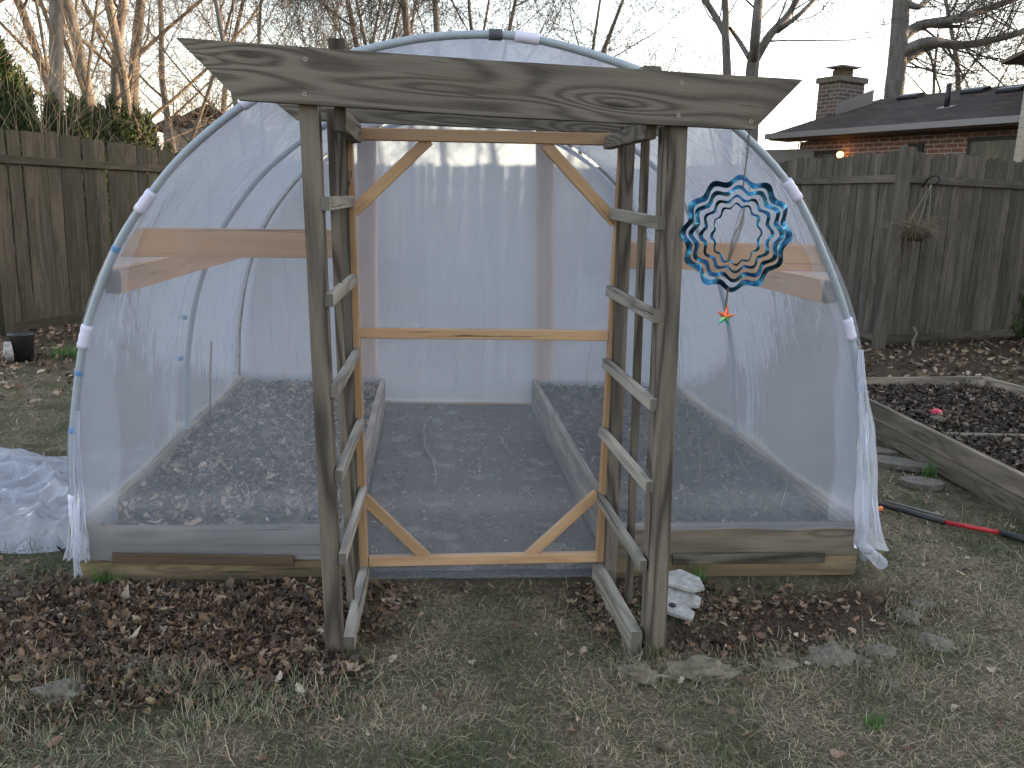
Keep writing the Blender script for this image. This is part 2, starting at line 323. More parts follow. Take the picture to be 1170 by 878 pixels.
ny = np.concatenate([np.linspace(-60, 0, 8), np.linspace(.4, 1.6, 6), np.linspace(1.7, 5, 170), np.linspace(5.1, 14, 90), np.linspace(15, 40, 12), np.linspace(50, 600, 14)])
X, Y = np.meshgrid(nx, ny); Z = gz(X, Y); Z += np.where((np.abs(X) > 12) | (Y > 14), -.0, 0)
ncol = len(nx); ii = np.arange(len(ny)-1)[:, None]*ncol+np.arange(ncol-1)[None, :]
Fq = np.stack([ii, ii+1, ii+ncol+1, ii+ncol], -1).reshape(-1, 4)
g = npmesh('ground', np.stack([X, Y, Z], -1).reshape(-1, 3), Fq, M['ground'], smooth=True, fl={'soil': soilmask(X, Y).ravel()})
tag(g, kind='structure')
# bare path between the beds, and the bed soils
def sheet(name, x0, x1, y0, y1, z, mat, bump, parent=None, n=60, seed=4):
    xs = np.linspace(x0, x1, n); ys = np.linspace(y0, y1, n); X, Y = np.meshgrid(xs, ys); Z = z+bump*(vnoise(X, Y, 5, seed)-.5)+bump*.6*(vnoise(X, Y, 17, seed+1)-.5)
    ii = np.arange(n-1)[:, None]*n+np.arange(n-1)[None, :]; Fq = np.stack([ii, ii+1, ii+n+1, ii+n], -1).reshape(-1, 4)
    return npmesh(name, np.stack([X, Y, Z], -1).reshape(-1, 3), Fq, M[mat], smooth=True, parent=parent)
pth = sheet('path', XPL+.02, XPR-.02, YF+.04, YB+.1, .026, 'path', .012); tag(pth, kind='structure')

# ------------------------------------------------------------------ scatter helpers
def scatter_ok(x, y): # keep things out of the timber
    return ~((x > XL-.03) & (x < XR+.03) & (y > YF-.06) & (y < YB+.08))
def blades(name, x, y, z, L, wd, flat, col, mat='grass', parent=None):
    n = len(x); az = rng.random(n)*2*np.pi; el = flat; hd = rng.random(n)*2*np.pi
    d = np.stack([np.cos(az)*np.cos(el), np.sin(az)*np.cos(el), np.sin(el)], -1); s = np.stack([-np.sin(az), np.cos(az), np.zeros(n)], -1)*wd[:, None]*.5
    b = np.stack([x, y, z-.003], -1); bend = rng.uniform(-.35, .1, n)*L
    m = b+d*(L*.5)[:, None]; tip = b+d*L[:, None]; tip[:, 2] = np.maximum(tip[:, 2]+bend, z+.001); swirl = rng.normal(0, .12, (n, 2))*L[:, None]; tip[:, :2] += swirl
    V = np.stack([b-s, b+s, m+s*.8, m-s*.8, tip], 1).reshape(-1, 3); o = np.arange(n)[:, None]*5
    T = np.concatenate([o+np.array([[0, 1, 2]]), o+np.array([[0, 2, 3]]), o+np.array([[3, 2, 4]])], 1).reshape(-1, 3)
    return npmesh(name, V, T, M[mat], np.repeat(col, 5, 0), parent=parent)
def palette(n, cols, w, var=.2):
    c = np.array(cols)[rng.choice(len(cols), n, p=np.array(w)/sum(w))]; return c*(1+rng.normal(0, var, (n, 1))).clip(.4, 1.8)*(1+rng.normal(0, .03, (n, 3)))
OAK = np.array([(0, -.5), (.10, -.30), (.30, -.22), (.16, -.05), (.42, .12), (.18, .18), (.22, .40), (0, .5), (-.22, .38), (-.17, .18), (-.40, .10), (-.15, -.06), (-.28, -.24), (-.09, -.32)])
OVAL = np.array([(0, -.5), (.16, -.36), (.27, -.18), (.31, 0), (.28, .18), (.18, .36), (.06, .46), (0, .52), (-.06, .46), (-.18, .36), (-.28, .18), (-.31, 0), (-.27, -.18), (-.16, -.36)])
CHIP = np.array([(0, -.5), (.07, -.46), (.11, -.3), (.10, 0), (.12, .2), (.09, .4), (.04, .5), (0, .52), (-.05, .5), (-.1, .38), (-.09, .1), (-.12, -.1), (-.1, -.35), (-.06, -.46)])
def leaves(name, x, y, z, size, cols, w, shapes=(OAK, OVAL), tilt=.55, parent=None, curl=.5, sp=None):
    n = len(x); sh = np.array(shapes)[rng.choice(len(shapes), n, p=sp)]                # n,14,2
    sh = sh*(1+rng.normal(0, .12, (n, 14, 1))); asp = rng.uniform(.55, 1.05, n)
    lx = sh[:, :, 0]*size[:, None]*asp[:, None]; ly = sh[:, :, 1]*size[:, None]
    k1 = rng.uniform(-1, 1, n)*curl*3/size; k2 = rng.uniform(-.6, 1, n)*curl*3/size
    lz = lx**2*k1[:, None]*1.6+ly**2*k2[:, None]*.8; lz = lz+rng.normal(0, .03, lz.shape)*size[:, None]
    V = np.stack([lx, ly, lz], -1); V = np.concatenate([V, np.zeros((n, 1, 3))], 1)     # centre last
    a = rng.random(n)*2*np.pi; tx = rng.normal(0, tilt, n); ty = rng.normal(0, tilt, n)
    def rot(V, ang, i, j):
        c = np.cos(ang)[:, None]; s = np.sin(ang)[:, None]; A = V[:, :, i]*c-V[:, :, j]*s; Bq = V[:, :, i]*s+V[:, :, j]*c; V[:, :, i] = A; V[:, :, j] = Bq
    rot(V, tx, 1, 2); rot(V, ty, 0, 2); rot(V, a, 0, 1)
    V += np.stack([x, y, z+size*.12], -1)[:, None, :]
    o = np.arange(n)[:, None]*15; k = np.arange(14); T = np.stack([k, (k+1) % 14, np.full(14, 14)], -1).reshape(1, -1)
    T = (o+T).reshape(-1, 3); c = palette(n, cols, w, .25)
    return npmesh(name, V.reshape(-1, 3), T, M['leaf'], np.repeat(c, 15, 0), parent=parent)
LC = [(.17, .105, .065), (.095, .060, .040), (.24, .165, .108), (.29, .235, .17), (.050, .035, .026)]; LW = [3, 3, 1.6, .5, 3]

# grass over the lawn
def lawn(n, x0, x1, y0, y1, Lm, wm, name, keep=1):
    x = rng.uniform(x0, x1, n); y = y0+(y1-y0)*rng.random(n)**1.15; m = soilmask(x, y); gn = vnoise(x, y, 3.2, 9); cl = vnoise(x, y, 9, 12)
    k = scatter_ok(x, y) & (rng.random(n) > m*1.05) & (rng.random(n) < .35+.9*cl)
    x = x[k]; y = y[k]; gn = gn[k]; n = len(x); z = gz(x, y)
    green = rng.random(n) < np.clip((gn-.32)*1.6, .14, .70)
    L = rng.gamma(4, Lm/4, n); L = np.where(green, L*1.0, L*1.1); w = rng.uniform(.6, 1.3, n)*wm
    fl = np.where(green, rng.uniform(.2, 1.25, n), rng.uniform(.02, .55, n))
    c = np.where(green[:, None], palette(n, [(.060, .075, .030), (.085, .10, .042), (.13, .135, .065)], [3, 3, 1]), palette(n, [(.36, .29, .19), (.25, .195, .125), (.46, .385, .27), (.12, .09, .06)], [3, 3, 1.0, 2.4]))
    return blades(name, x, y, z, L, w, fl, c)
tag(lawn(300000, -2.6, 4.2, 1.85, 4.2, .040, .0019, 'lawn_grass'), 'short dull green and straw-coloured lawn grass in the foreground', 'grass', kind='stuff')
tag(lawn(110000, -7, 9, 3.6, 9.5, .045, .0045, 'yard_grass'), 'patchy winter grass beside the greenhouse and raised bed', 'grass', kind='stuff')

# leaf litter
def in_e(n, e, s=1.0):
    a = rng.random(n)*2*np.pi; r = np.sqrt(rng.random(n))*s*(1+.16*np.sin(a*3+e[0]*5)+.10*np.sin(a*7+e[1]*9)); r = r*(1+.20*rng.normal(0, 1, n)); return e[0]+np.cos(a)*r*e[2], e[1]+np.sin(a)*r*e[3]
xs, ys = [], []
for e, n in zip(LEAF, (17000, 8000, 2300, 1000)):
    a, b = in_e(n, e, 1.12); xs.append(a); ys.append(b)
x = np.concatenate(xs); y = np.concatenate(ys); k = scatter_ok(x, y) & ((x < -.38) | (rng.random(len(x)) < np.clip((-.05-x)/.33, .0, 1)**1.5)); x = x[k]; y = y[k]
lit = leaves('leaf_litter', x, y, gz(x, y)+rng.random(len(x))*.020, rng.gamma(4, .0049, len(x)).clip(.008, .055)+(rng.random(len(x)) < .07)*.03, LC, LW, sp=(.6, .4), tilt=.7, curl=.9)
tag(lit, 'thick pile of dead brown leaves in front of the left raised bed', 'leaves', kind='stuff')
xs, ys = [], []
for e, n in ((E(800, 690, .25, .15), 260), (E(695, 700, .13, .25), 300), (E(880, 690, .4, .14), 260), (E(860, 740, .4, .1), 160), (E(450, 690, .10, .3), 130), (E(560, 700, .6, .5), 40), (E(600, 648, .55, .03), 130), (E(665, 660, .14, .10), 160)):
    a, b = in_e(n, e, 1.1); xs.append(a); ys.append(b)
x = np.concatenate(xs); y = np.concatenate(ys); k = scatter_ok(x, y); x = x[k]; y = y[k]
tag(leaves('leaf_scatter', x, y, gz(x, y)+rng.random(len(x))*.015, rng.uniform(.018, .05, len(x)), LC, [3, 3, 2, .6, 2.5], sp=(.6, .4)), 'loose brown leaves around the arbor feet and right bed', 'leaves', kind='stuff')
n = 620; x = rng.uniform(-2.4, 3.8, n); y = rng.uniform(1.95, 5, n); k = scatter_ok(x, y); x = x[k]; y = y[k]
tag(leaves('lawn_leaves', x, y, gz(x, y)+.008, rng.uniform(.02, .055, len(x)), LC, [3, 1, 3, 2.5, .5], tilt=.3), 'single dead leaves scattered over the lawn', 'leaves', kind='stuff')
n = 9000; x = rng.uniform(-7, 11, n); y = rng.uniform(6.6, 11.5, n)-.0; k = scatter_ok(x, y) & (rng.random(n) < .3+.9*np.clip((y-6.8)/1.5, 0, 1)); x = x[k]; y = y[k]
tag(leaves('fence_leaves', x, y, gz(x, y)+rng.random(len(x))*.02, rng.uniform(.04, .10, len(x)), LC, [3, 2, 3, 2, 2]), 'dead leaves drifted along the foot of the fence', 'leaves', kind='stuff')
# crumbs on the bare soil
x, y = in_e(2600, SOIL[0], 1.1); x2, y2 = in_e(2200, SOIL[1], 1.1); x = np.r_[x, x2]; y = np.r_[y, y2]; k = scatter_ok(x, y); x = x[k]; y = y[k]
tag(leaves('soil_crumbs', x, y, gz(x, y), rng.uniform(.004, .014, len(x)), [(.05, .036, .028), (.09, .065, .05), (.16, .13, .10)], [4, 3, 1], shapes=(OVAL, CHIP), tilt=1), 'bark crumbs and clods on the bare brown soil', 'mulch', kind='stuff')

# ------------------------------------------------------------------ arbor
A = empty('garden_arbor', (.23, 2.81, 0), 'weathered grey wooden garden arbor with ladder sides and pointed top beam before the greenhouse', 'arbor')
FY, RY = 2.83, 3.37
fl0, fl1 = P(384, 752, FY), P(354, 118, FY); fr0, fr1 = P(746, 745, FY), P(769, 145, FY)
rl0, rl1 = P(406, 664, RY), P(389, 125, RY); rr0, rr1 = P(697, 655, RY), P(718, 145, RY)
for q in (fl0, fr0, rl0, rr0): q.z = -.05
B('post', 'post', A, fl0, fl1, .058, .085); B('post', 'post', A, fr0, fr1, .075, .085)
B('post', 'post', A, rl0, rl1, .040, .05); B('post', 'post', A, rr0, rr1, .050, .05)
sl0, sl1 = P(401, 690, 3.1), P(378, 125, 3.1); sr0, sr1 = P(718, 688, 3.1), P(738, 148, 3.1); sl0.z = sr0.z = .06
B('slat', 'post', A, sl0, sl1, .030, .022); B('slat', 'post', A, sr0, sr1, .030, .022)
yb = 2.752
poly = [P(200, 43, yb), P(272, 114, yb), P(560, 133, yb), P(862, 148, yb), P(918, 91, yb), P(560, 69, yb)]
MB().prism(poly, (0, .038, 0), gx=(1, 0, -.05)).build('front_beam', M['beam'], A)
for q in ((349, 68), (348, 108), (779, 95), (775, 132), (858, 139)):
    c0 = P(*q, yb+.001); MB().tube([c0, c0-Vector((0, .003, 0))], .0062, 12).build('screw', M['screw'], A)
    MB().tube([c0-Vector((0, .0025, 0)), c0-Vector((0, .0034, 0))], .0030, 8).build('dark_recess_disc', M['black'], A)  # black disc on the screw head, shade of the recess as colour
yr = 3.42
poly = [P(285, 100, yr)+Vector((0, 0, .02)), P(338, 137, yr), P(560, 146, yr), P(768, 156, yr), P(825, 118, yr)]
MB().prism(poly, (0, .038, 0), gx=(1, 0, -.05)).build('rear_beam', M['beam'], A)
# top rails linking front and rear posts, and the ledger ends that stand above the beam
a0 = P(384, 136, 2.80); b0 = P(397, 131, RY); b0.z = a0.z
B('side_rail', 'beam', A, a0+Vector((.012, 0, .0)), b0+Vector((.03, .04, 0)), .07, .036, side=(1, 0, 0))
a0 = P(748, 150, 2.80); b0 = P(704, 147, RY); b0.z = a0.z
B('side_rail', 'beam', A, a0+Vector((-.012, 0, .0)), b0+Vector((-.02, .04, 0)), .05, .036, side=(1, 0, 0))
a0 = P(384.5, 53, 2.795); B('cross_block', 'post', A, a0, a0+Vector((0, .62, 0)), .045, .05, side=(1, 0, 0))
a0 = P(745, 82, 2.795); B('cross_block', 'rung', A, a0, a0+Vector((-.01, .62, .0)), .035, .06, side=(1, 0, 0))
# rungs
for front, rear in (([(371.5, 233), (376, 343.5), (382, 447.5), (387, 544.5), (391, 639)], [(401, 228), (404.5, 315), (408, 398), (412, 476), (415, 552)]),
                    ([(756, 255.5), (751, 362.5), (747, 463), (742, 557), (735, 647)], [(700, 238), (696, 325.5), (692, 407), (688, 484), (686, 561)])):
    for a_, b_ in zip(front, rear):
        a0 = P(*a_, 2.782); b0 = P(*b_, 3.40); b0.z = .5*(a0.z+b0.z) if abs(a0.z-b0.z) < .08 else b0.z
        B('rung', 'rung', A, a0, b0, .042, .026, side=(1, 0, 0), c=.002)
for a_, b_ in (((398, 742), (417, 640)), ((727, 736), (683, 637))):
    a0 = P(*a_, 2.80); b0 = P(*b_, 3.42); a0.z = .045; b0.z = .045
    B('base_rail', 'rung', A, a0, b0, .10, .042, side=(1, 0, 0))

# ------------------------------------------------------------------ greenhouse
GH = empty('hoop_greenhouse', (.25, YF, 0), 'hoop greenhouse of grey pipes covered in milky polythene film behind the arbor', 'greenhouse')
prof_px = [(88, 640), (84, 560), (84, 490), (97, 385), (129, 292), (168, 228), (217, 170), (290, 112), (362, 75), (430, 54), (510, 41), (600, 43), (700, 70), (780, 105), (848, 153), (905, 217), (945, 300), (971, 378), (985, 470), (988, 540), (986, 640)]
raw = [P(a, b, YF) for a, b in prof_px]
def spline(pts, m):
    out = []; n = len(pts)
    for i in range(n-1):
        p0, p1, p2, p3 = pts[max(i-1, 0)], pts[i], pts[i+1], pts[min(i+2, n-1)]
        for k in range(m):
            t = k/m; out.append(.5*((2*p1)+(p2-p0)*t+(2*p0-5*p1+4*p2-p3)*t*t+(3*p1-p0-3*p2+p3)*t**3))
    out.append(pts[-1]); return out
prof = spline(raw, 5)
cen = Vector((.26, 0, .9))
def shift(pts, y, s=1.0): return [Vector((cen.x+(p.x-cen.x)*s, y, cen.z+(p.z-cen.z)*s)) for p in pts]
for y in (YF, 5.03, YB): MB().tube(shift(prof, y, 1.0 if y == YF else .985), .0155, 10).build('hoop', M['pipe'], GH, smooth=True)
def along(i0, i1, r, name, mat, y=YF):
    return MB().tube(shift(prof[i0:i1+1], y), r, 12).build(name, M[mat], GH, smooth=True)
def near(px, py):
    q = P(px, py, YF); return min(range(len(prof)), key=lambda i: (prof[i]-q).length)
def band(px, py, half, r, name, mat):
    """short sleeve centred on the hoop at a pixel, half = half length in metres"""
    q = P(px, py, YF); i = near(px, py); d = (prof[min(i+1, len(prof)-1)]-prof[max(i-1, 0)]).normalized(); c = prof[i]+d*(q-prof[i]).dot(d)
    nn = 7; pts = [c+d*half*(2*k/(nn-1)-1) for k in range(nn)]
    MB().tube(pts, [r*(1+(.10 if k % 2 else 0)) if name == 'film_clip' else r for k in range(nn)], 12).build(name, M[mat], GH, smooth=True)
for px, py in ((168, 232), (97, 385), (905, 218), (971, 376), (602, 44), (88, 578), (290, 115)): band(px, py, .048, .021, 'film_clip', 'wrap')
band(566, 42, .025, .021, 'dark_tape', 'dtape')
for px, py in ((90, 426), (86, 492), (981, 442), (985, 502), (133, 285)): band(px, py, .011, .0168, 'blue_tape', 'tape')
for (px, py) in ((210, 363), (205, 410)):
    q = P(px, py, 5.02); MB().tube([q-Vector((0, 0, .012)), q+Vector((0, 0, .012))], .019, 10).build('blue_tape', M['tape'], GH)
# cover film lofted over the hoops
def cover():
    ys = np.linspace(YF+.006, YB+.03, 46); n = len(prof); V = []
    for y in ys:
        dd = min(abs(y-YF), abs(y-5.03), abs(y-YB))/.79; s = 1.012-.022*math.sin(min(dd, 1)*math.pi/2)
        for i, p in enumerate(prof):
            k = s+.006*noise.noise(Vector((p.x*3, y*2.2, p.z*3)))+.003*noise.noise(Vector((p.x*9, y*7, p.z*9)))
            V.append((cen.x+(p.x-cen.x)*k, y, cen.z+(p.z-cen.z)*k))
    ii = np.arange(len(ys)-1)[:, None]*n+np.arange(n-1)[None, :]
    return np.array(V), np.stack([ii, ii+1, ii+n+1, ii+n], -1).reshape(-1, 4)
V, Fq = cover(); npmesh('cover_film', V, Fq, M['film_cover'], parent=GH, smooth=True)
# end films: each row of the sheet runs between two x-limits
PZ = np.array([p.z for p in prof]); PX = np.array([p.x for p in prof]); it = int(np.argmax(PZ)); ZTOP = PZ[it]
def lim(z):
    l = float(np.interp(z, PZ[:it+1], PX[:it+1])); r_ = float(np.interp(-z, -PZ[it:], PX[it:])); return l, r_
def end_film(name, y, x0f, x1f, z0, z1, mat, nz=60, nxs=50, amp=.006, parent=GH, bot=None):
    V = []
    for j in range(nz+1):
        for i in range(nxs+1):
            z = z0+(z1-z0)*j/nz; a, b = x0f(z), x1f(z); x = a+(b-a)*i/nxs
            zz = z if bot is None else (bot(x)+(z1-bot(x))*j/nz)
            V.append((x, y-(.026*min(1, max(0, (.42-zz)/.1)) if y < 4 else 0)+amp*noise.noise(Vector((x*5, zz*3, y)))+amp*.5*noise.noise(Vector((x*14, zz*4, y+9))), zz))
    w = nxs+1; ii = np.arange(nz)[:, None]*w+np.arange(nxs)[None, :]
    return npmesh(name, np.array(V), np.stack([ii, ii+1, ii+w+1, ii+w], -1).reshape(-1, 4), M[mat], parent=parent, smooth=True)
dl = P(404, 150, YF).x; dr = P(708, 155, YF).x; dl2 = P(422, 640, YF).x; dr2 = P(684, 635, YF).x; dz1 = P(560, 150, YF).z
dlx = lambda z: dl2+(dl-dl2)*z/dz1; drx = lambda z: dr2+(dr-dr2)*z/dz1
SF = lambda z: lim(min(z, ZTOP-.003))
end_film('front_film', YF+.002, lambda z: SF(z)[0]-.004, dlx, .0, dz1, 'film_front', bot=lambda x: .115+.02*noise.noise(Vector((x*4, 1, 1))))
end_film('front_film', YF+.002, drx, lambda z: SF(z)[1]+.004, .0, dz1, 'film_front', bot=lambda x: .235+.008*noise.noise(Vector((x*4, 7, 1))))
end_film('front_film', YF+.002, lambda z: SF(z)[0], lambda z: SF(z)[1], dz1, ZTOP-.004, 'film_front', nz=24)
end_film('rear_film', YB-.052, lambda z: SF(z)[0]*.99, lambda z: SF(z)[1]*.985, .05, ZTOP-.04, 'film_rear', nz=60)
for sg in (0, 1):      # doubled film along the hoop
    def fx(z, sg=sg): return SF(z)[sg]+(.13+.06*math.sin(z*3+sg)+.04*noise.noise(Vector((z*3, sg*7, 2))))*(1 if sg == 0 else -1)
    def hx(z, sg=sg): return SF(z)[sg]
    end_film('film_fold', YF-.010, hx, fx, .28, 1.75, 'film_fold', nz=50, nxs=14, amp=.004)
# loose tail of film at the right front corner
def tail(name, pts, w, folds=5, amp=.02):
    V = []; nn = len(pts); m = 24
    for j, (p, ww) in enumerate(zip(pts, w)):
        for i in range(m+1):
            u = i/m-.5; V.append((p[0]+u*ww+.012*noise.noise(Vector((j*.25, 3, folds))), p[1]+amp*(1+j*.15)*(1.6*noise.noise(Vector((i/m*folds*2.2, j*.13, folds)))+.5*noise.noise(Vector((i/m*folds*6, j*.3, 5)))), p[2]+.03*noise.noise(Vector((i/m*4, 1, folds)))*(j/len(pts))))
    k = m+1; ii = np.arange(nn-1)[:, None]*k+np.arange(m)[None, :]
    return npmesh(name, np.array(V), np.stack([ii, ii+1, ii+k+1, ii+k], -1).reshape(-1, 4), M['film_loose'], parent=GH, smooth=True)
q = [P(984, 400, YF-.03), P(987, 460, YF-.04), P(989, 510, YF-.06), P(991, 560, YF-.08), P(993, 600, YF-.1), P(995, 628, YF-.12)]
tail('loose_film', spline(q, 4), np.linspace(.02, .15, 21), 3, .012)
q = [P(88, 470, YF-.02), P(88, 560, YF-.03), P(90, 600, YF-.05), P(88, 640, YF-.06)]
tail('loose_film', spline(q, 5), np.linspace(.02, .10, 16), 3, .010)
q = [P(87, 575, YF-.05), P(88, 620, YF-.06), P(88, 660, YF-.06)]
tail('loose_film', spline(q, 5), np.linspace(.03, .028, 11), 1, .01)
# front and side timbers
def frontboard(name, pa, pb, w, mat='pine', Y=YF+.03, t=.036, par=GH, **k):
    return B(name, mat, par, P(*pa, Y), P(*pb, Y), w, t, **k)
frontboard('cross_board', (148, 277), (405, 279), .112, cut=(-.07, 0)); frontboard('cross_board', (700, 291), (942, 295), .112, cut=(0, .05))
for (px, py, sx) in ((131, 322, 1), (946, 334, -1)):
    q = P(px, py, YF+.04); B('side_purlin', 'pine', GH, q, Vector((q.x+.03*sx, YB, q.z)), .10, .038, side=(1, 0, 0))
    B('purlin_end', 'brown', GH, q+Vector((0, -.035, 0)), q+Vector((0, -.002, 0)), .085, .05, side=(1, 0, 0))
# rear frame
B('rear_post', 'pine', GH, P(420, 432, YB-.03), P(419, 130, YB-.03), .14, .036); B('rear_post', 'pine', GH, P(621, 436, YB-.03), P(623, 135, YB-.03), .14, .036)
B('rear_sill', 'pine', GH, P(440, 459, YB-.03), P(608, 461, YB-.03), .03, .036)
B('rear_rail', 'bed', GH, P(273, 426, YB), P(438, 430, YB), .03, .036); B('rear_rail', 'bed', GH, P(608, 430, YB), P(768, 436, YB), .03, .036)
# the door
D = bpy.data.objects.new('door', None); D.location = (.25, 0, 0); D.parent = GH; COL.objects.link(D)
YD = YF-.045
def W2(px, py): return P(px, py, YD)
B('stile', 'cedar', D, W2(415, 646), W2(396, 148), .045, .036); B('stile', 'cedar', D, W2(686, 640), W2(714, 155), .045, .036)
MB().tube([W2(399, 214)+Vector((0, -.03, 0)), W2(401, 206)+Vector((0, -.045, 0)), W2(404, 202)+Vector((0, -.03, 0)), W2(402, 196)+Vector((0, -.03, 0))], .003, 6).build('latch', M['wire'], D, True)
B('top_rail', 'cedar', D, W2(398, 153), W2(712, 160), .046, .034); B('middle_rail', 'cedar', D, W2(406, 380.5), W2(694, 383.5), .040, .034)
B('bottom_rail', 'cedar', D, W2(422, 641), W2(684, 636), .042, .034)
for a_, b_ in (((404, 242), (490, 160)), ((623, 165), (703, 254)), ((415, 569), (490, 640)), ((602, 637), (683, 564))):
    B('brace', 'cedar', D, W2(*a_)+Vector((0, .004, 0)), W2(*b_)+Vector((0, .004, 0)), .044, .028)
end_film('film', YF-.022, dlx, drx, .03, dz1, 'film_door', nz=60, parent=D)

# ------------------------------------------------------------------ raised beds in the greenhouse
def bedbox(name, x0, x1, label, scrapx):
    e = empty(name, ((x0+x1)/2, (YF+YB)/2, 0), label, 'raised bed'); t = .04
    zb = .10
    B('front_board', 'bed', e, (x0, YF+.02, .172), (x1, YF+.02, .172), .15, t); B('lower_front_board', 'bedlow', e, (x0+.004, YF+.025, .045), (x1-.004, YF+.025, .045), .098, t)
    for xx in (x0+t/2, x1-t/2):
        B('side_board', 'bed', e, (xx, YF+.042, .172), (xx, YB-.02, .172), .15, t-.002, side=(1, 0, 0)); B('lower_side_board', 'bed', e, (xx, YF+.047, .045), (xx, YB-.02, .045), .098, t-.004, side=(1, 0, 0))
    B('back_board', 'bed', e, (x0, YB, .15), (x1, YB, .15), .2, t)
    a, b = scrapx; B('nailed_batten', 'scrap' if x0 < 0 else 'post', e, (a.x, YF-.034, a.z), (b.x, YF-.034, b.z), .045, .014)
    sheet('soil', x0+t, x1-t, YF+.04, YB-.02, .19, 'soil', .035, parent=e)
    return e
bedbox('raised_bed', XL, XPL+.0, 'long grey board raised bed on the left inside the greenhouse, leaf mulch on top', (P(132, 634, YF), P(337, 637, YF)))
bedbox('raised_bed', XPR, XR, 'long grey board raised bed on the right inside the greenhouse, darker soil on top', (P(766, 636, YF), P(938, 634, YF)))
for nm, x0, x1, n, lab, cols, ww in (('bed_mulch', XL+.05, XPL-.05, 6500, 'brown leaf and bark mulch covering the left bed', [(.15, .098, .065), (.06, .040, .028), (.25, .185, .13), (.34, .27, .195)], [3, 3, 2, 1]),
                             ('bed_debris', XPR+.05, XR-.05, 2600, 'dark crumbs and dry stalks on the right bed', [(.05, .04, .03), (.08, .06, .045), (.19, .165, .12)], [4, 3, 1])):
    x = rng.uniform(x0, x1, n); y = YF+.07+(YB-YF-.15)*rng.random(n)
    tag(leaves(nm, x, y, np.full(n, .197)+rng.random(n)*.02, rng.uniform(.02, .065, n), cols, ww, shapes=(OAK, OVAL, CHIP), sp=(.2, .3, .5)), lab, 'mulch', kind='stuff')
n = 420; x = np.r_[rng.uniform(XL+.3, XPL-.05, n//2), rng.uniform(XPR+.05, XR-.1, n//2)]; y = rng.uniform(YF+.3, YB-.1, n)
tag(blades('dry_stalks', x, y, np.full(n, .19), rng.gamma(3, .045, n), np.full(n, .004), rng.uniform(.1, 1.4, n), palette(n, [(.33, .27, .18), (.2, .16, .1)], [1, 1])), 'thin dry stalks standing and lying on the greenhouse beds', 'dry stalks', kind='stuff')
n = 2600; x = rng.uniform(XPL+.05, XPR-.05, n); y = rng.uniform(YF+.05, YB, n)
tag(leaves('path_debris', x, y, np.full(n, .03), rng.uniform(.012, .035, n), [(.08, .06, .045), (.16, .13, .10), (.24, .21, .17)], [3, 2, 1], shapes=(CHIP, OVAL), tilt=.3), 'bits of leaf and straw on the path between beds', 'mulch', kind='stuff')
def stick(px0, px1, r, z, name, lab, mat='twig', wob=.02):
    a_ = G(*px0, z); b_ = G(*px1, z); pts = [a_.lerp(b_, k/8)+Vector((random.uniform(-wob, wob), random.uniform(-wob, wob), 0)) for k in range(9)]
    return tag(MB().tube(pts, [r*(1-.05*k) for k in range(9)], 6).build(name, M[mat], smooth=True), lab, 'stick')
stick((484, 485), (497, 556), .009, .045, 'fallen_stick', 'thin crooked stick lying along the greenhouse path')
stick((570, 500), (580, 514), .010, .045, 'wood_stub', 'short pale stick lying mid path inside the greenhouse')
a_ = G(240, 478, .2); MB().tube([a_+Vector((0, 0, -.05)), a_+Vector((.01, 0, .25)), a_+Vector((.03, 0, .5))], .007, 6).build('garden_stake', M['twig'], smooth=True)
tag(bpy.data.objects['garden_stake'], 'thin wooden stake standing in the left bed by the film wall', 'stake')

# ------------------------------------------------------------------ fences
def fence(name, pts, label, H0, mat, pw=.14, gap=.006, topvar=.02, rails=(.25, .86), side=-1, gapvar=0, pshape=None, posts=(), rail_w=.09):
    a, b = Vector(pts[0]), Vector(pts[1]); L = (b-a).length; X = (b-a).normalized(); N = Vector((X.y, -X.x, 0))*1.0
    if N.dot(EYE-a) < 0: N = -N
    e = empty(name, ((a.x+b.x)/2, (a.y+b.y)/2, 0), label, 'fence'); mb = MB(); s = 0; pn = None
    while s < L:
        w = pw*random.uniform(.93, 1.07); g_ = gap*random.uniform(.3, 1.4)+(gapvar if random.random() < .45 else 0)*random.uniform(.5, 1.2)
        h = H0(s/L)+random.uniform(-topvar, topvar); c = a+X*(s+w/2); lean = random.uniform(-.012, .012)+(random.uniform(-1, 1)*gapvar*1.1)
        # dog-eared picket as a prism
        q = lambda u, v: c+X*(u*w+lean*(v/h))+Vector((0, 0, v))-N*random.uniform(0, .004)
        e1, e2 = random.uniform(.008, .035), random.uniform(.008, .035); poly = [q(-.5, .04), q(.5, .04), q(.5, h-e1), q(.34, h-e1*.3), q(random.uniform(-.2, .2), h+random.uniform(-.012, .006)), q(-.36, h-e2*.3), q(-.5, h-e2)]
        o = len(mb.g); mb.prism(poly, -N*.017, gx=(0, 0, 1)); r1, r2, r3 = random.uniform(0, 80), random.uniform(0, 80), random.uniform(0, 80)
        mb.g[o:] = [(x+r1, y+r2, z+r3) for x, y, z in mb.g[o:]]
        s += w+g_
    mb.build('picket_panel', M[mat], e)
    for rz in rails:
        za, zb_ = H0(0)*rz, H0(1)*rz
        B('rail', mat, e, a+N*.022+Vector((0, 0, za)), b+N*.022+Vector((0, 0, zb_)), rail_w, .038, side=N)
    for f, hh in posts:
        c = a.lerp(b, f)+N*.09; B('post', mat, e, c, c+Vector((0, 0, hh)), .11, .10, side=N)
    return e
FA, FB = G(-60, 392), G(200, 352); dirL = (FB-FA).normalized(); FB2 = FA+dirL*7.4
K = G(1008, 398); KL = G(900, 370); dirR = (KL-K).normalized(); KL2 = K+dirR*7.0
KR = G(1170, 389); dirRR = (KR-K).normalized(); KR2 = K+dirRR*5.5
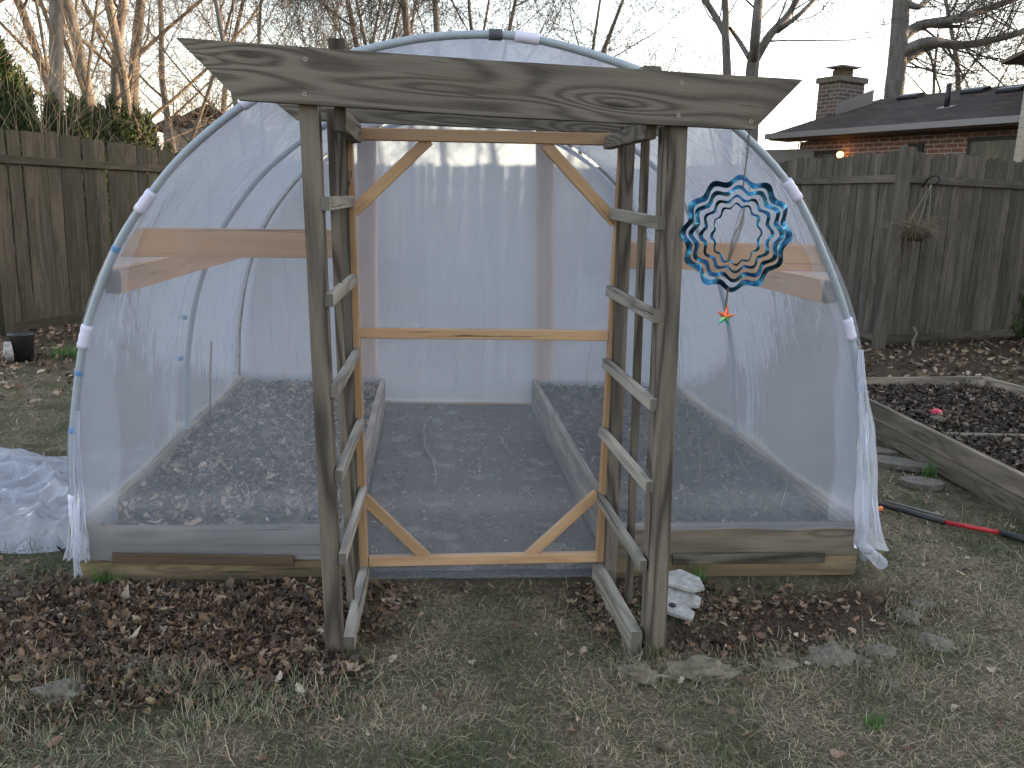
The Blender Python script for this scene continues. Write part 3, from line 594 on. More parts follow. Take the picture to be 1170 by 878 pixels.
fence('wooden_fence', (FA, FB2), 'tall mossy plank fence with open gaps on the left of the greenhouse', lambda u: 2.20+.04*math.sin(u*9), 'fencel', pw=.165, gap=.003, gapvar=.022, topvar=.018, rails=(.035, .865), posts=((.085, 2.0),))
fence('wooden_fence', (K, KL2), 'grey plank fence behind the greenhouse, ending at the tall fence post', lambda u: 2.36+.0*u, 'fence', pw=.135, gapvar=.004, topvar=.03, rails=(.05, .865), posts=((.5, 2.2),))
fence('wooden_fence', (K, KR2), 'grey plank fence right of the tall post, with hanging basket in front', lambda u: 2.36-.02*u, 'fence', pw=.135, gapvar=.004, topvar=.03, rails=(.05, .865), posts=())
# corner join behind the greenhouse
fence('wooden_fence', (FB2, KL2), 'far plank fence run seen dimly through the greenhouse film', lambda u: 2.2+.16*u, 'fence', pw=.14, gapvar=.004, topvar=.03, rails=(.05, .865))
kp = P(1003, 398, K.y-.16); kp.z = 0; kt = P(1037, 168, K.y-.16)
tag(MB().board(kp, kt, .13, .11).build('fence_post', M['fence']), 'thick leaning fence post where the two right fence runs meet', 'post')

# ------------------------------------------------------------------ right raised bed
e = empty('raised_bed', G(1120, 500), 'open grey timber raised bed right of the greenhouse with dead leaves and a red ball', 'raised bed')
H = .25
c0 = G(985, 452, H); c1 = G(1200, 557, H)        # near long board top edge
cb = G(985, 432, H); cc = G(1122, 430, H); cd = G(1200, 450, H)
c0e = c0+(c0-c1).normalized()*.35
dn = Vector((0, 0, -1))
c0f = c0-(c1-c0).normalized()*.25; c1f = c1+(c1-c0).normalized()*.6
B('side_board', 'bed', e, c0f+dn*.062, c1f+dn*.062, .122, .04, side=(.6, .8, 0)); B('lower_side_board', 'bed', e, c0f+dn*.188, c1f+dn*.188, .122, .037, side=(.6, .8, 0))
B('back_board', 'bed', e, cb+dn*.07, cc+dn*.07, .14, .04, side=(0, 1, 0)); B('end_board', 'bed', e, cc+dn*.07, cd+(cd-cc)*.6+dn*.07, .14, .04, side=(1, 1, 0))
B('corner_post', 'bed', e, cc+Vector((-.12, -.08, -.14)), cc+Vector((-.12, -.08, -.005)), .14, .10)
dv0 = G(1078, 497, H-.06); dv1 = G(1200, 500, H-.06); B('divider', 'bed', e, dv0+dn*.03, dv1+dn*.03, .09, .04, side=(0, 1, 0))
B('stub_post', 'bed', e, G(1070, 486, H-.1)+dn*.05, G(1070, 486, H-.1)+Vector((0, 0, .06)), .09, .07)
poly = [c0f+dn*.11, c1f+dn*.11, cd+(cd-cc)*.6+dn*.11, cc+dn*.11, cb+dn*.11]
s = MB(); s.add(poly, [(0, 1, 2, 3, 4)], poly); so_ = s.build('soil', M['soil'], e)
def inpoly(n, pl):
    xs = np.array([p.x for p in pl]); ys = np.array([p.y for p in pl]); X = rng.uniform(xs.min(), xs.max(), n*3); Yy = rng.uniform(ys.min(), ys.max(), n*3); ins = np.zeros(n*3, bool); j = len(pl)-1
    for i in range(len(pl)):
        cnd = ((ys[i] > Yy) != (ys[j] > Yy)) & (X < (xs[j]-xs[i])*(Yy-ys[i])/(ys[j]-ys[i]+1e-9)+xs[i]); ins ^= cnd; j = i
    return X[ins][:n], Yy[ins][:n]
cpt = sum(poly, Vector())/5
x, y = inpoly(4600, [p.lerp(cpt, .04) for p in poly])
tag(leaves('bed_leaves', x, y, np.full(len(x), H-.10)+rng.random(len(x))*.03+.03*vnoise(x, y, 3, 8), rng.uniform(.02, .07, len(x)), [(.10, .068, .045), (.05, .034, .024), (.19, .14, .10), (.27, .22, .17), (.028, .019, .014)], [3, 4, 1.1, .3, 3.5]), 'dark and pale dead leaves filling the open right bed', 'leaves', kind='stuff')
q = G(1069, 474, H-.07); bm = MB()
def uv(c, r, n=16, m=10, sq=(1, 1, 1), nz=0, sd=0):
    vs, fs = [], []
    for j in range(m+1):
        th = math.pi*j/m
        for i in range(n):
            ph = 2*math.pi*i/n; d = Vector((math.sin(th)*math.cos(ph), math.sin(th)*math.sin(ph), math.cos(th))); k = r*(1+nz*noise.noise(d*1.7+Vector((sd, sd, 0)))+nz*.5*noise.noise(d*4+Vector((sd, 0, 0))))
            vs.append(Vector(c)+Vector((d.x*k*sq[0], d.y*k*sq[1], d.z*k*sq[2])))
    for j in range(m):
        for i in range(n): fs.append((j*n+i, (j+1)*n+i, (j+1)*n+(i+1) % n, j*n+(i+1) % n))
    return vs, fs
vs, fs = uv(q, .055, sq=(1, 1, .85), nz=.06); bm.add(vs, fs, vs); tag(bm.build('ball', M['redball'], smooth=True), 'small shiny red ball lying on leaves in the open right bed', 'ball')

# ------------------------------------------------------------------ stones
def stone(px, py, r, sq, label, mat='stone', sd=0, emb=.62):
    c = G(px, py); c.z = gz1(c.x, c.y)+r*sq[2]*(1-emb)*.55; m_ = MB(); vs, fs = uv((0, 0, 0), r, 48, 30, sq, .5, sd); vs = [v*(1+.05*noise.noise(v*30+Vector((sd, 0, 0)))+.025*noise.noise(v*90)) for v in vs]
    m_.add(vs, fs, vs); o = m_.build('stone', M[mat], smooth=True); o.location = c; tag(o, label, 'stone', 'stones around the front lawn'); return o
stone(72, 806, .075, (1, .7, .45), 'pale flat stone at the lower left edge of the leaf pile', sd=1)
stone(155, 778, .04, (.9, .7, .8), 'small upright stone in the middle front of the leaf pile', sd=2)
stone(800, 770, .12, (1.0, .55, .26), 'large mossy half-buried stone right of the arbor foot', 'stone2', 3)
stone(730, 775, .07, (1, .8, .4), 'small mossy stone just left of the large half-buried one', 'stone2', 13)
stone(947, 752, .085, (1.1, .7, .45), 'pale rounded stone at the front edge of the bare soil', sd=4)
stone(1003, 750, .06, (1.1, .7, .5), 'small grey stone right of the pale rounded one', sd=5)
stone(985, 757, .04, (1, .8, .5), 'smallest grey stone between two bigger ones at the soil edge', sd=6)
stone(888, 762, .05, (1.2, .8, .4), 'low buff stone near the front of the bare soil', 'stone2', 7)
stone(1068, 738, .07, (1, .8, .35), 'flat grey stone out in the grass right of the soil', sd=8)
stone(1037, 705, .06, (.7, 1, .35), 'long grey stone at the right edge of the soil', sd=9)
stone(1055, 690, .05, (1, .7, .3), 'grey stone behind the long one, right of the soil', sd=10)
stone(1020, 793-8, .045, (1.2, .7, .3), 'thin grey stone sunk in the front grass below the soil', sd=12)
def slab(px, py, sx, sy, rot, label, sd):
    c = G(px, py); m_ = MB(); pts = []
    for k in range(9): a = 2*math.pi*k/9; rr = 1+.2*noise.noise(Vector((k*1.3, sd, 0))); x_, y_ = math.cos(a)*sx*rr, math.sin(a)*sy*rr; pts.append(Vector((x_*math.cos(rot)-y_*math.sin(rot), x_*math.sin(rot)+y_*math.cos(rot), 0)))
    m_.prism(pts, (0, 0, .035)); o = m_.build('paving_slab', M['stone'], None); o.location = c+Vector((0, 0, .004)); tag(o, label, 'slab', 'broken slabs beside the right bed')
slab(1015, 532, .30, .10, -.55, 'long flat grey slab at the foot of the right bed wall', 1); slab(1052, 556, .13, .09, -.4, 'smaller flat slab nearer the camera by the bed wall', 2); slab(1003, 520, .12, .07, -.5, 'farthest little slab beside the greenhouse film', 3)

# ------------------------------------------------------------------ small garden things
# green tufts
for nm, px, py, n, hh, lab in (('grass_tuft', 797, 668, 60, .13, 'bright green grass tuft in front of the right bed'), ('bulb_shoots', 118, 668, 34, .13, 'green bulb shoots at the left bed corner'), ('grass_tuft', 130, 672, 30, .10, 'smaller olive tuft beside the bulb shoots'),
                          ('grass_tuft', 398, 755, 60, .10, 'straggly tuft at the foot of the front left arbor post'), ('grass_tuft', 748, 752, 90, .09, 'straw tuft at the foot of the front right arbor post'), ('grass_tuft', 1060, 545, 40, .16, 'thin tuft against the right bed wall'), ('grass_tuft', 270, 668, 24, .05, 'tiny green tuft at middle of the left bed front'), ('weed', 78, 408, 200, .16, 'green weed patch at the foot of the left fence'), ('weed', 1018, 629, 60, .06, 'green clump by the greenhouse right corner'), ('grass_tuft', 1000, 830, 120, .05, 'green clump in the lower right lawn')):
    c = G(px, py); sp = .10 if nm == 'weed' else .022; x = rng.normal(c.x, sp, n); y = rng.normal(c.y, sp*.7, n)
    straw = 'straw' in lab or 'straggly' in lab
    col = palette(n, [(.20, .18, .10), (.10, .12, .04)] if straw else [(.06, .14, .03), (.09, .18, .045)], [1, 1])
    tag(blades(nm, x, y, np.zeros(n), rng.uniform(.5, 1.1, n)*hh, np.full(n, .0045 if hh > .06 else .003), rng.uniform(.9, 1.55, n), col), lab, 'plant')
n = 9000; x, y = in_e(n, E(90, 815, .75, .22), 1.1); k = rng.random(n) < np.clip(vnoise(x, y, 6, 21)*2-.5, .05, 1); x = x[k]; y = y[k]; n = len(x)
tag(blades('litter_grass', x, y, gz(x, y)+.012, rng.gamma(4, .014, n), np.full(n, .0022), rng.uniform(.1, 1.3, n), palette(n, [(.36, .30, .20), (.22, .18, .12), (.08, .11, .045), (.12, .15, .07)], [3, 2, 2, 2])), 'straw and green blades poking through the front edge of the leaf pile', 'grass', kind='stuff')
rings = []
for o in list(COL.objects):
    if o.name.startswith('stone'): rings.append((o.location.x, o.location.y, max(o.dimensions.x, .06)*.5 if o.dimensions.x else .06))
xx = np.concatenate([rng.normal(a, max(r_, .05)*1.1, 240) for a, b, r_ in rings]); yy = np.concatenate([rng.normal(b, max(r_, .05)*.8, 240) for a, b, r_ in rings]); n = len(xx)
tag(blades('stone_grass', xx, yy, gz(xx, yy)+.004, rng.uniform(.03, .08, n), np.full(n, .0026), rng.uniform(.05, 1.2, n), palette(n, [(.30, .25, .16), (.20, .16, .105), (.09, .11, .05)], [3, 3, 3])), 'straw and grass blades growing round and over the stones', 'grass', kind='stuff')
# fallen birdhouse
bh = empty('birdhouse', G(782, 700), 'broken white wooden birdhouse front lying in the leaves by the arbor', 'birdhouse'); c = G(782, 704)
def card(pts, t, mat, name, par, lift): 
    m_ = MB(); m_.prism([Vector((p.x, p.y, lift(p))) for p in pts], (0, 0, t)); return m_.build(name, M[mat], par)
base = [G(758, 703), G(762, 711), G(790, 717), G(793, 711), G(783, 706), G(798, 706), G(800, 700), G(772, 688), G(758, 692)]
card(base, .012, 'white', 'front_panel', bh, lambda p: .045+(p.y-c.y)*.25)
card([G(757, 684), G(757, 692), G(790, 699), G(803, 697), G(797, 688), G(775, 681)], .012, 'white', 'roof_panel', bh, lambda p: .075+(p.y-c.y)*.2)
h0 = G(767, 706); MB().tube([(h0.x, h0.y, .052), (h0.x, h0.y, .0585)], .014, 14).build('dark_hole_disc', M['black'], bh)  # raised black disc, the shade inside the hole put into its colour
for (px, py) in ((763, 686), (777, 688)):
    h0 = G(px, py); MB().tube([(h0.x, h0.y, .092), (h0.x, h0.y, .097)], .010, 12).build('shell_button', M['wrap'], bh)
# loppers
lo = empty('loppers', G(1080, 595), 'long-handled garden loppers with red shaft and black grip lying on the grass', 'loppers')
z = .03
MB().tube([G(1004, 577, z), G(1030, 583, z), G(1080, 597, z)], [.013, .016, .016], 12).build('grip', M['black'], lo, True)
MB().tube([G(1080, 597, z), G(1143, 609, z)], .0125, 12).build('red_shaft', M['red'], lo, True)
MB().tube([G(1143, 609, z), G(1180, 619, z)], [.018, .02], 12).build('joint', M['black'], lo, True)
MB().tube([G(1010, 572, .02), G(1040, 580, .02), G(1078, 590, .02)], .006, 8).build('second_handle', M['gutter'], lo, True)
MB().tube([G(1000, 583, .03), G(1007, 581, .03)], .014, 10).build('orange_cap', M['orange'], lo, True)
# black plant pot by the left fence
c = G(27, 412); pt = empty('plant_pot', c, 'dark plastic plant pot with white patch by the left fence', 'pot')
MB().tube([c+Vector((0, 0, 0)), c+Vector((0, 0, .22)), c+Vector((0, 0, .25)), c+Vector((0, 0, .262))], [.085, .105, .12, .12], 20).build('pot', M['black'], pt, True)
MB().tube([c+Vector((-.06, -.12, .02)), c+Vector((-.065, -.145, .1)), c+Vector((-.06, -.15, .2))], [.03, .045, .03], 10).build('white_patch', M['white'], pt, True)
# crumpled film heap at left
def heap():
    nn = 120; V = []
    for j in range(nn):
        for i in range(nn):
            u, v = i/(nn-1), j/(nn-1); x_ = -3.0+u*1.51; y_ = 3.72+v*1.5
            ed = min(1, 5*min(u+.15, 1.0-u+.05, v+.02, 1-v+.02)); z_ = .02+ed*.62*(.07+.10*max(0, noise.noise(Vector((u*2.2+4, v*2.5, 0)))+.3)+.13*(1-abs(noise.noise(Vector((u*3+v*2, v*2.6-u, 1)))))**5+.07*(1-abs(noise.noise(Vector((u*6-v*4, v*7+3, 2)))))**4+.03*(1-abs(noise.noise(Vector((u*15, v*13, 3)))))**3)-.04
            V.append((x_+.05*noise.noise(Vector((u*4, v*4, 5))), y_+.12*noise.noise(Vector((u*3, v*3, 9)))+.10*u, max(z_, .015)))
    ii = np.arange(nn-1)[:, None]*nn+np.arange(nn-1)[None, :]
    return npmesh('plastic_sheet', np.array(V), np.stack([ii, ii+1, ii+nn+1, ii+nn], -1).reshape(-1, 4), M['film_loose'], smooth=True)
tag(heap(), 'crumpled heap of translucent polythene sheet left of the greenhouse', 'plastic sheet')
# rolled tube of film by the right corner
a_ = P(1012, 650, 3.30); a_.z = .03
mb = MB(); mb.tube([P(984, 622, YF-.05), (P(984, 622, YF-.05)+G(1007, 644, .03))/2, G(1007, 644, .03)], [.022, .026, .03], 14, cap=False)
tag(mb.build('plastic_tube', M['film_loose'], smooth=True), 'short rolled tube of clear plastic at the greenhouse right corner', 'tube')
# hanging basket and hook
kb = K+dirRR*.45
hb = P(1047, 263, K.y-.20); bk = empty('hanging_basket', hb, 'dead hanging basket of brown twigs in front of the right fence', 'hanging basket')
mb = MB(); nb = 14; pts = [hb+Vector((0, 0, -.13)), hb+Vector((0, 0, -.11)), hb+Vector((0, 0, -.05)), hb+Vector((0, 0, 0.02))]
mb.tube(pts, [.05, .11, .15, .165], 20).build('bowl', M['coir'], bk, True)
mb = MB()
for k in range(260):
    a = random.uniform(0, 6.28); r_ = random.uniform(0, .12); p = hb+Vector((math.cos(a)*r_, math.sin(a)*r_*.7, .02)); L_ = random.uniform(.12, .42); d = Vector((math.cos(a)*random.uniform(.4, 1.4), math.sin(a)*.6, random.uniform(-.5, 1.0))).normalized(); pp = [p]
    for s_ in range(4): d = (d+Vector((random.gauss(0, .35), random.gauss(0, .35), random.gauss(-.12, .3)))).normalized(); pp.append(pp[-1]+d*L_/4)
    mb.tube(pp, [.003, .0028, .0022, .0016, .001], 3, cap=False)
mb.build('dead_stems', M['twig'], bk)
hk = P(1060, 208, K.y-.10); ch = [hk+Vector((0, -.05, .02))]
for dx in (-.14, .14, 0): MB().tube([hk+Vector((0, -.08, -.03)), hb+Vector((dx, 0, .02))], .0025, 4).build('hanger_wire', M['wire'], bk)
pts = [hk+Vector((-.015, .07, -.06)), hk+Vector((-.03, .0, -.01)), hk+Vector((-.01, -.06, .05)), hk+Vector((.04, -.10, .07)), hk+Vector((.075, -.11, .04)), hk+Vector((.07, -.11, .0)), hk+Vector((.04, -.11, -.02))]
tag(MB().tube(spline(pts, 4), .011, 8).build('iron_hook', M['iron'], smooth=True), 'curled black iron hook on the right fence rail', 'hook')
# pale stick by fence
a_ = G(1044, 402); tag(MB().tube([a_, a_+Vector((-.03, 0, .12)), a_+Vector((.01, 0, .22)), a_+Vector((-.04, 0, .3))], [.014, .014, .012, .008], 7).build('pale_stick', M['rung'], smooth=True), 'crooked pale stick standing in leaves before the right fence', 'stick')

# ------------------------------------------------------------------ wind spinner
SP = P(841, 268, 2.77); ws = empty('wind_spinner', SP, 'blue metal wind spinner of wavy rings with star pendant hanging from the beam', 'wind spinner')
def ring(r, rot, bw, amp, lobes, ph):
    mb = MB(); n = 180; vs = []
    for i in range(n):
        a = 2*math.pi*i/n; ro = r+amp*math.cos(lobes*a+ph); ri = ro-bw*(.75+.25*abs(math.sin(a))); tw = .55*math.sin(lobes*a*.5+ph+1)+.35*math.sin(a+ph)
        for rr, dz in ((ro, -.0008), (ri, -.0008), (ri, .0008), (ro, .0008)):
            x, z_ = rr*math.sin(a), rr*math.cos(a)*1.03; y = dz+(rr-(ro+ri)/2)*tw
            vs.append(Vector((x*math.cos(rot)-y*math.sin(rot), x*math.sin(rot)+y*math.cos(rot), z_)))
    fs = [(i*4+k, ((i+1) % n)*4+k, ((i+1) % n)*4+(k+1) % 4, i*4+(k+1) % 4) for i in range(n) for k in range(4)]
    mb.add([v+SP for v in vs], fs, vs); o = mb.build('wavy_ring', M['blue'], ws); return o
ring(.177, R(-6), .022, .0095, 12, 0); ring(.146, R(-18), .0165, .0085, 12, .35); ring(.118, R(-36), .0115, .007, 12, .8); ring(.095, R(-54), .008, .0055, 12, 1.2)
def chain(a, b, n, name):
    mb = MB(); a = Vector(a); b = Vector(b); d = (b-a)/n
    for k in range(n):
        c = a+d*(k+.5); L_ = d.length*.68; ax = Vector((1, 0, 0)) if k % 2 else Vector((0, 1, 0)); pts = [c+d.normalized()*math.cos(t_)*L_+ax*math.sin(t_)*.0035 for t_ in [i*math.pi/5 for i in range(11)]]
        mb.tube(pts, .0017, 5, cap=False)
    mb.build(name, M['chain'], ws)
top = P(856, 152, 2.77); chain(top, P(853, 184, 2.77), 7, 'chain'); MB().tube([P(853, 183, 2.77), P(849, 214, 2.77)], .0024, 6).build('swivel_rod', M['chain'], ws)
MB().tube([P(858, 146, 2.765), P(856, 153, 2.77)], .0014, 5).build('hook_wire', M['wire'], ws)
chain(P(832, 327, 2.77), P(829, 352, 2.77), 8, 'chain')
mb = MB()
for k in range(9):
    x0 = random.uniform(-.012, .012); pts = [SP+Vector((.018+x0*.3, random.uniform(-.01, .01), .095)), SP+Vector((.012+x0, random.uniform(-.015, .015), .04)), SP+Vector((-.005+x0, random.uniform(-.015, .015), -.02)), SP+Vector((-.018+x0*.4, 0, -.085))]
    mb.tube(spline(pts, 5), .0012, 4, cap=False)
mb.build('wire_tassel', M['wire'], ws)
sp_ = P(829, 362, 2.77); mb = MB(); pts = []
for k in range(10): a = math.pi*2*k/10+.15; rr = .040 if k % 2 == 0 else .014; pts.append(Vector((math.sin(a)*rr*.9, 0, math.cos(a)*rr)))
fs = []; vs = pts+[Vector((0, -.006, 0)), Vector((0, .006, 0))]
for k in range(10): fs += [(k, (k+1) % 10, 10), ((k+1) % 10, k, 11)]
mb.add(vs, fs, vs); so = mb.build('star', M['star'], ws); so.matrix_parent_inverse = Matrix.Identity(4); so.location = sp_-SP

# ------------------------------------------------------------------ houses
def quad(name, pts, mat, par, th=(0, 0, 0), gx=None):
    m_ = MB(); m_.prism(pts, th, gx=gx); return m_.build(name, M[mat], par)
E0 = G(878, 158, 3.0); E1 = G(1170, 138, 3.0); ed = (E1-E0).normalized(); pd = Vector((-ed.y, ed.x, 0)); 
if pd.x < 0: pd = -pd
LH = 11.0; E1 = E0+ed*LH; HW = 3.0; slope = .30; RZ = 3.0+HW*slope
hs = empty('brick_house', E0+ed*4, 'low brick neighbour house with dark shingle roof and chimney beyond the right fence', 'house')
def roofpt(a, p, dz=0): return E0+ed*a+pd*p+Vector((0, 0, slope*min(p, 2*HW-p)+dz))
quad('roof', [roofpt(0, 0), roofpt(LH, 0), roofpt(LH, HW), roofpt(0, HW)], 'shingle', hs, (0, 0, .07), gx=ed)
quad('roof', [roofpt(0, HW+.001), roofpt(LH, HW+.001), roofpt(LH, 2*HW), roofpt(0, 2*HW)], 'shingle', hs, (0, 0, .07), gx=ed)
B('gutter', 'gutter', hs, E0-pd*.06+Vector((0, 0, .0)), E1-pd*.06, .10, .09, side=(0, 0, 1)) if False else MB().board(E0-pd*.055+Vector((0, 0, .02)), E1-pd*.055+Vector((0, 0, .02)), .10, .10, side=pd).build('gutter', M['gutter'], hs)
quad('soffit', [roofpt(.02, .0, -.01), roofpt(LH, .0, -.01), E0+ed*LH+pd*.5+Vector((0, 0, -.012)), E0+ed*.02+pd*.5+Vector((0, 0, -.012))], 'soffit', hs, (0, 0, -.04))
w0 = E0+pd*.5+ed*.35; w0.z = 0; w1 = E1+pd*.5; w1.z = 0
def wallq(a, b, z0, z1, mat, name, off=0, par=None):
    p = w0+ed*a-pd*off; q_ = w0+ed*b-pd*off; return quad(name, [Vector((p.x, p.y, z0)), Vector((q_.x, q_.y, z0)), Vector((q_.x, q_.y, z1)), Vector((p.x, p.y, z1))], mat, par or hs, pd*.1, gx=ed)
wallq(0, LH-.4, 0, 2.94, 'brick', 'wall')
gp = w0; q_ = w0+pd*(2*HW-1); rid = w0+pd*(HW-.5); quad('gable_wall', [Vector((gp.x, gp.y, 0))+pd*.11, Vector((q_.x, q_.y, 0)), Vector((q_.x, q_.y, 2.94)), Vector((rid.x, rid.y, RZ-.08)), Vector((gp.x, gp.y, 2.94))+pd*.11], 'brick', hs, ed*.1, gx=pd)
def along_px(px):      # distance along the wall under a pixel column
    best = min((abs(((w0+ed*a).x-0)*0+px_of(w0+ed*a+Vector((0, 0, 2.7)))-px), a) for a in np.linspace(0, LH-.4, 400)); return best[1]
def px_of(p): d = p-EYE; return 585+F*d.dot(rt)/d.dot(fw)
def opening(pa, pb, z0, z1, name, mat='glass'):
    a, b = along_px(pa), along_px(pb); fr = wallq(a, b, z0, z1, 'iron', name, .03); wallq(a+.07, b-.07, z0+.07, z1-.07, mat, 'pane', .045, fr); return fr
opening(931, 962, 0.1, 2.75, 'back_door'); opening(1038, 1056, 1.0, 2.8, 'window'); opening(1106, 1175, .3, 2.85, 'window')
a = along_px(966); lp = w0+ed*a-pd*.12+Vector((0, 0, 2.66)); vs, fs = uv(lp, .062); mb = MB(); mb.add(vs, fs, vs); lb = mb.build('porch_lamp', M['lamp'], hs, True)
# chimney
cc_ = roofpt(-.1, 1.95); cd_ = .42
def boxx(name, c, hx, hy, z0, z1, mat, par):
    m_ = MB(); pts = [c+ed*sx*hx+pd*sy*hy for sx, sy in ((-1, -1), (1, -1), (1, 1), (-1, 1))]
    for i in range(4):
        p_, q_ = pts[i], pts[(i+1) % 4]; 
        m_.add([Vector((p_.x, p_.y, z0)), Vector((q_.x, q_.y, z0)), Vector((q_.x, q_.y, z1)), Vector((p_.x, p_.y, z1))], [(0, 1, 2, 3)], [(0, z0, 0), ((q_-p_).length, z0, 0), ((q_-p_).length, z1, 0), (0, z1, 0)])
    m_.add([Vector((p.x, p.y, z1)) for p in pts], [(0, 1, 2, 3)], [(0, 0, 0), (1, 0, 0), (1, 1, 0), (0, 1, 0)]); return m_.build(name, M[mat], par)
zt = P(958, 96, cc_.y).z
chim = boxx('chimney', cc_, .28, .35, 0, zt, 'brickc', hs); boxx('chimney_cap', cc_, .325, .395, zt+.001, zt+.11, 'stone', chim); boxx('flue', cc_+ed*.0, .13, .15, zt+.11, zt+.27, 'brown', chim); boxx('flue_lid', cc_, .22, .26, zt+.30, zt+.33, 'gutter', chim)
quad('flashing', [roofpt(.28, 1.45, .075), roofpt(.28, 2.45, .075), roofpt(.28, 2.45, .35), roofpt(.28, 1.45, .30)], 'gutter', chim, ed*.02)
# roof vents and pipe
def roof_at(px, p): return min((abs(px_of(roofpt(a, p))-px), a) for a in np.linspace(0, LH-.1, 500))[1]
for px, pp in ((1040, 2.7), (1113, 2.6), (1155, 2.3)):
    c = roofpt(roof_at(px, pp), pp, .10); MB().board(c-ed*.22, c+ed*.22, .26, .09, side=(-pd.x*.29, -pd.y*.29, 1), c=.03).build('roof_vent', M['black'], hs)
c = roofpt(roof_at(1081, 1.3), 1.3, .05); MB().tube([c, c+Vector((0, 0, .40))], .045, 10).build('vent_pipe', M['black'], hs, True); MB().board(c-ed*.13, c+ed*.13, .2, .05, side=(-pd.x*.29, -pd.y*.29, 1)).build('pipe_flashing', M['gutter'], hs)
# porch roof stub at left end
c = E0+ed*.1; quad('porch_roof', [P(852, 172, E0.y+1), P(930, 170, E0.y-.5), P(930, 183, E0.y-.5), P(852, 190, E0.y+1)], 'gutter', hs, (0, .1, .0))

# siding house at far right edge
S0 = P(1168, 170, 11.6); S0.z = 0; hz = P(1150, 55, 11.4).z
h2 = empty('siding_house', (S0.x+3, 13, 0), 'pale sided house corner with brown eave at the right edge of the view', 'house')
quad('wall', [Vector((S0.x, 11.6, 0)), Vector((S0.x+14, 10.9, 0)), Vector((S0.x+14, 10.9, hz)), Vector((S0.x, 11.6, hz))], 'siding', h2, (0, .15, 0), gx=(1, 0, 0))
quad('end_wall', [Vector((S0.x+.01, 11.76, 0)), Vector((S0.x*1.74, 20, 0)), Vector((S0.x*1.74, 20, hz)), Vector((S0.x+.01, 11.76, hz))], 'siding', h2, (.15, 0, 0), gx=(0, 1, 0))
quad('soffit', [Vector((S0.x-.48, 11.02, hz-.02)), Vector((S0.x+14, 10.3, hz-.02)), Vector((S0.x+14, 11.0, hz-.02)), Vector((S0.x-.1, 12.2, hz-.02))], 'soffit', h2, (0, 0, -.05), gx=(1, 0, 0))
quad('roof', [Vector((S0.x-.50, 11.0, hz)), Vector((S0.x+14.5, 10.2, hz)), Vector((S0.x+14.5, 16, hz+2.0)), Vector((S0.x*1.5, 17, hz+2.0))], 'roofbrown', h2, (0, 0, .14), gx=(1, 0, 0))
quad('unseen_sun_blocker', [Vector((S0.x+14.2, -9, 0)), Vector((S0.x+14.2, 24, 0)), Vector((S0.x+14.2, 24, hz+3.4)), Vector((S0.x+14.2, -9, hz+3.4))], 'siding', h2, (7, 0, 0), gx=(0, 1, 0))  # block added out of view to keep the low sun off the yard
quad('corner_board', [Vector((S0.x-.03, 11.57, 0)), Vector((S0.x+.12, 11.565, 0)), Vector((S0.x+.12, 11.565, hz-.02)), Vector((S0.x-.03, 11.57, hz-.02))], 'trim', h2, (0, .028, 0))
# far left sheds and houses
def simple_house(name, px0, px1, pyb, pye, pyr, Yd, depth, wallm, roofm, label):
    a = P(px0, pye, Yd); b = P(px1, pye, Yd); e = empty(name, ((a.x+b.x)/2, Yd, 0), label, 'house' if 'house' in name else 'shed'); ze = a.z; zr = P((px0+px1)/2, pyr, Yd).z; mx = (a.x+b.x)/2
    quad('wall', [Vector((a.x, Yd, 0)), Vector((b.x, Yd, 0)), Vector((b.x, Yd, ze)), Vector((mx, Yd, zr)), Vector((a.x, Yd, ze))], wallm, e, (0, depth, 0), gx=(1, 0, 0))
    o = .3; quad('roof', [Vector((a.x-o, Yd-.3, ze-.1)), Vector((mx, Yd-.3, zr+.05)), Vector((mx, Yd-.3, zr+.22)), Vector((a.x-o, Yd-.3, ze+.07))], roofm, e, (0, depth+.6, 0)); quad('roof', [Vector((mx+.002, Yd-.3, zr+.05)), Vector((b.x+o, Yd-.3, ze-.1)), Vector((b.x+o, Yd-.3, ze+.07)), Vector((mx+.002, Yd-.3, zr+.22))], roofm, e, (0, depth+.6, 0)); return e
simple_house('garden_shed', 216, 262, 165, 141, 129, 26, 5, 'siding_blue', 'roofbrown', 'dark slate shed with brown roof beyond the left fence')
simple_house('far_house', 186, 224, 170, 147, 138, 34, 7, 'siding_tan', 'roofbrown', 'tan far house left of the slate shed, behind the evergreens')

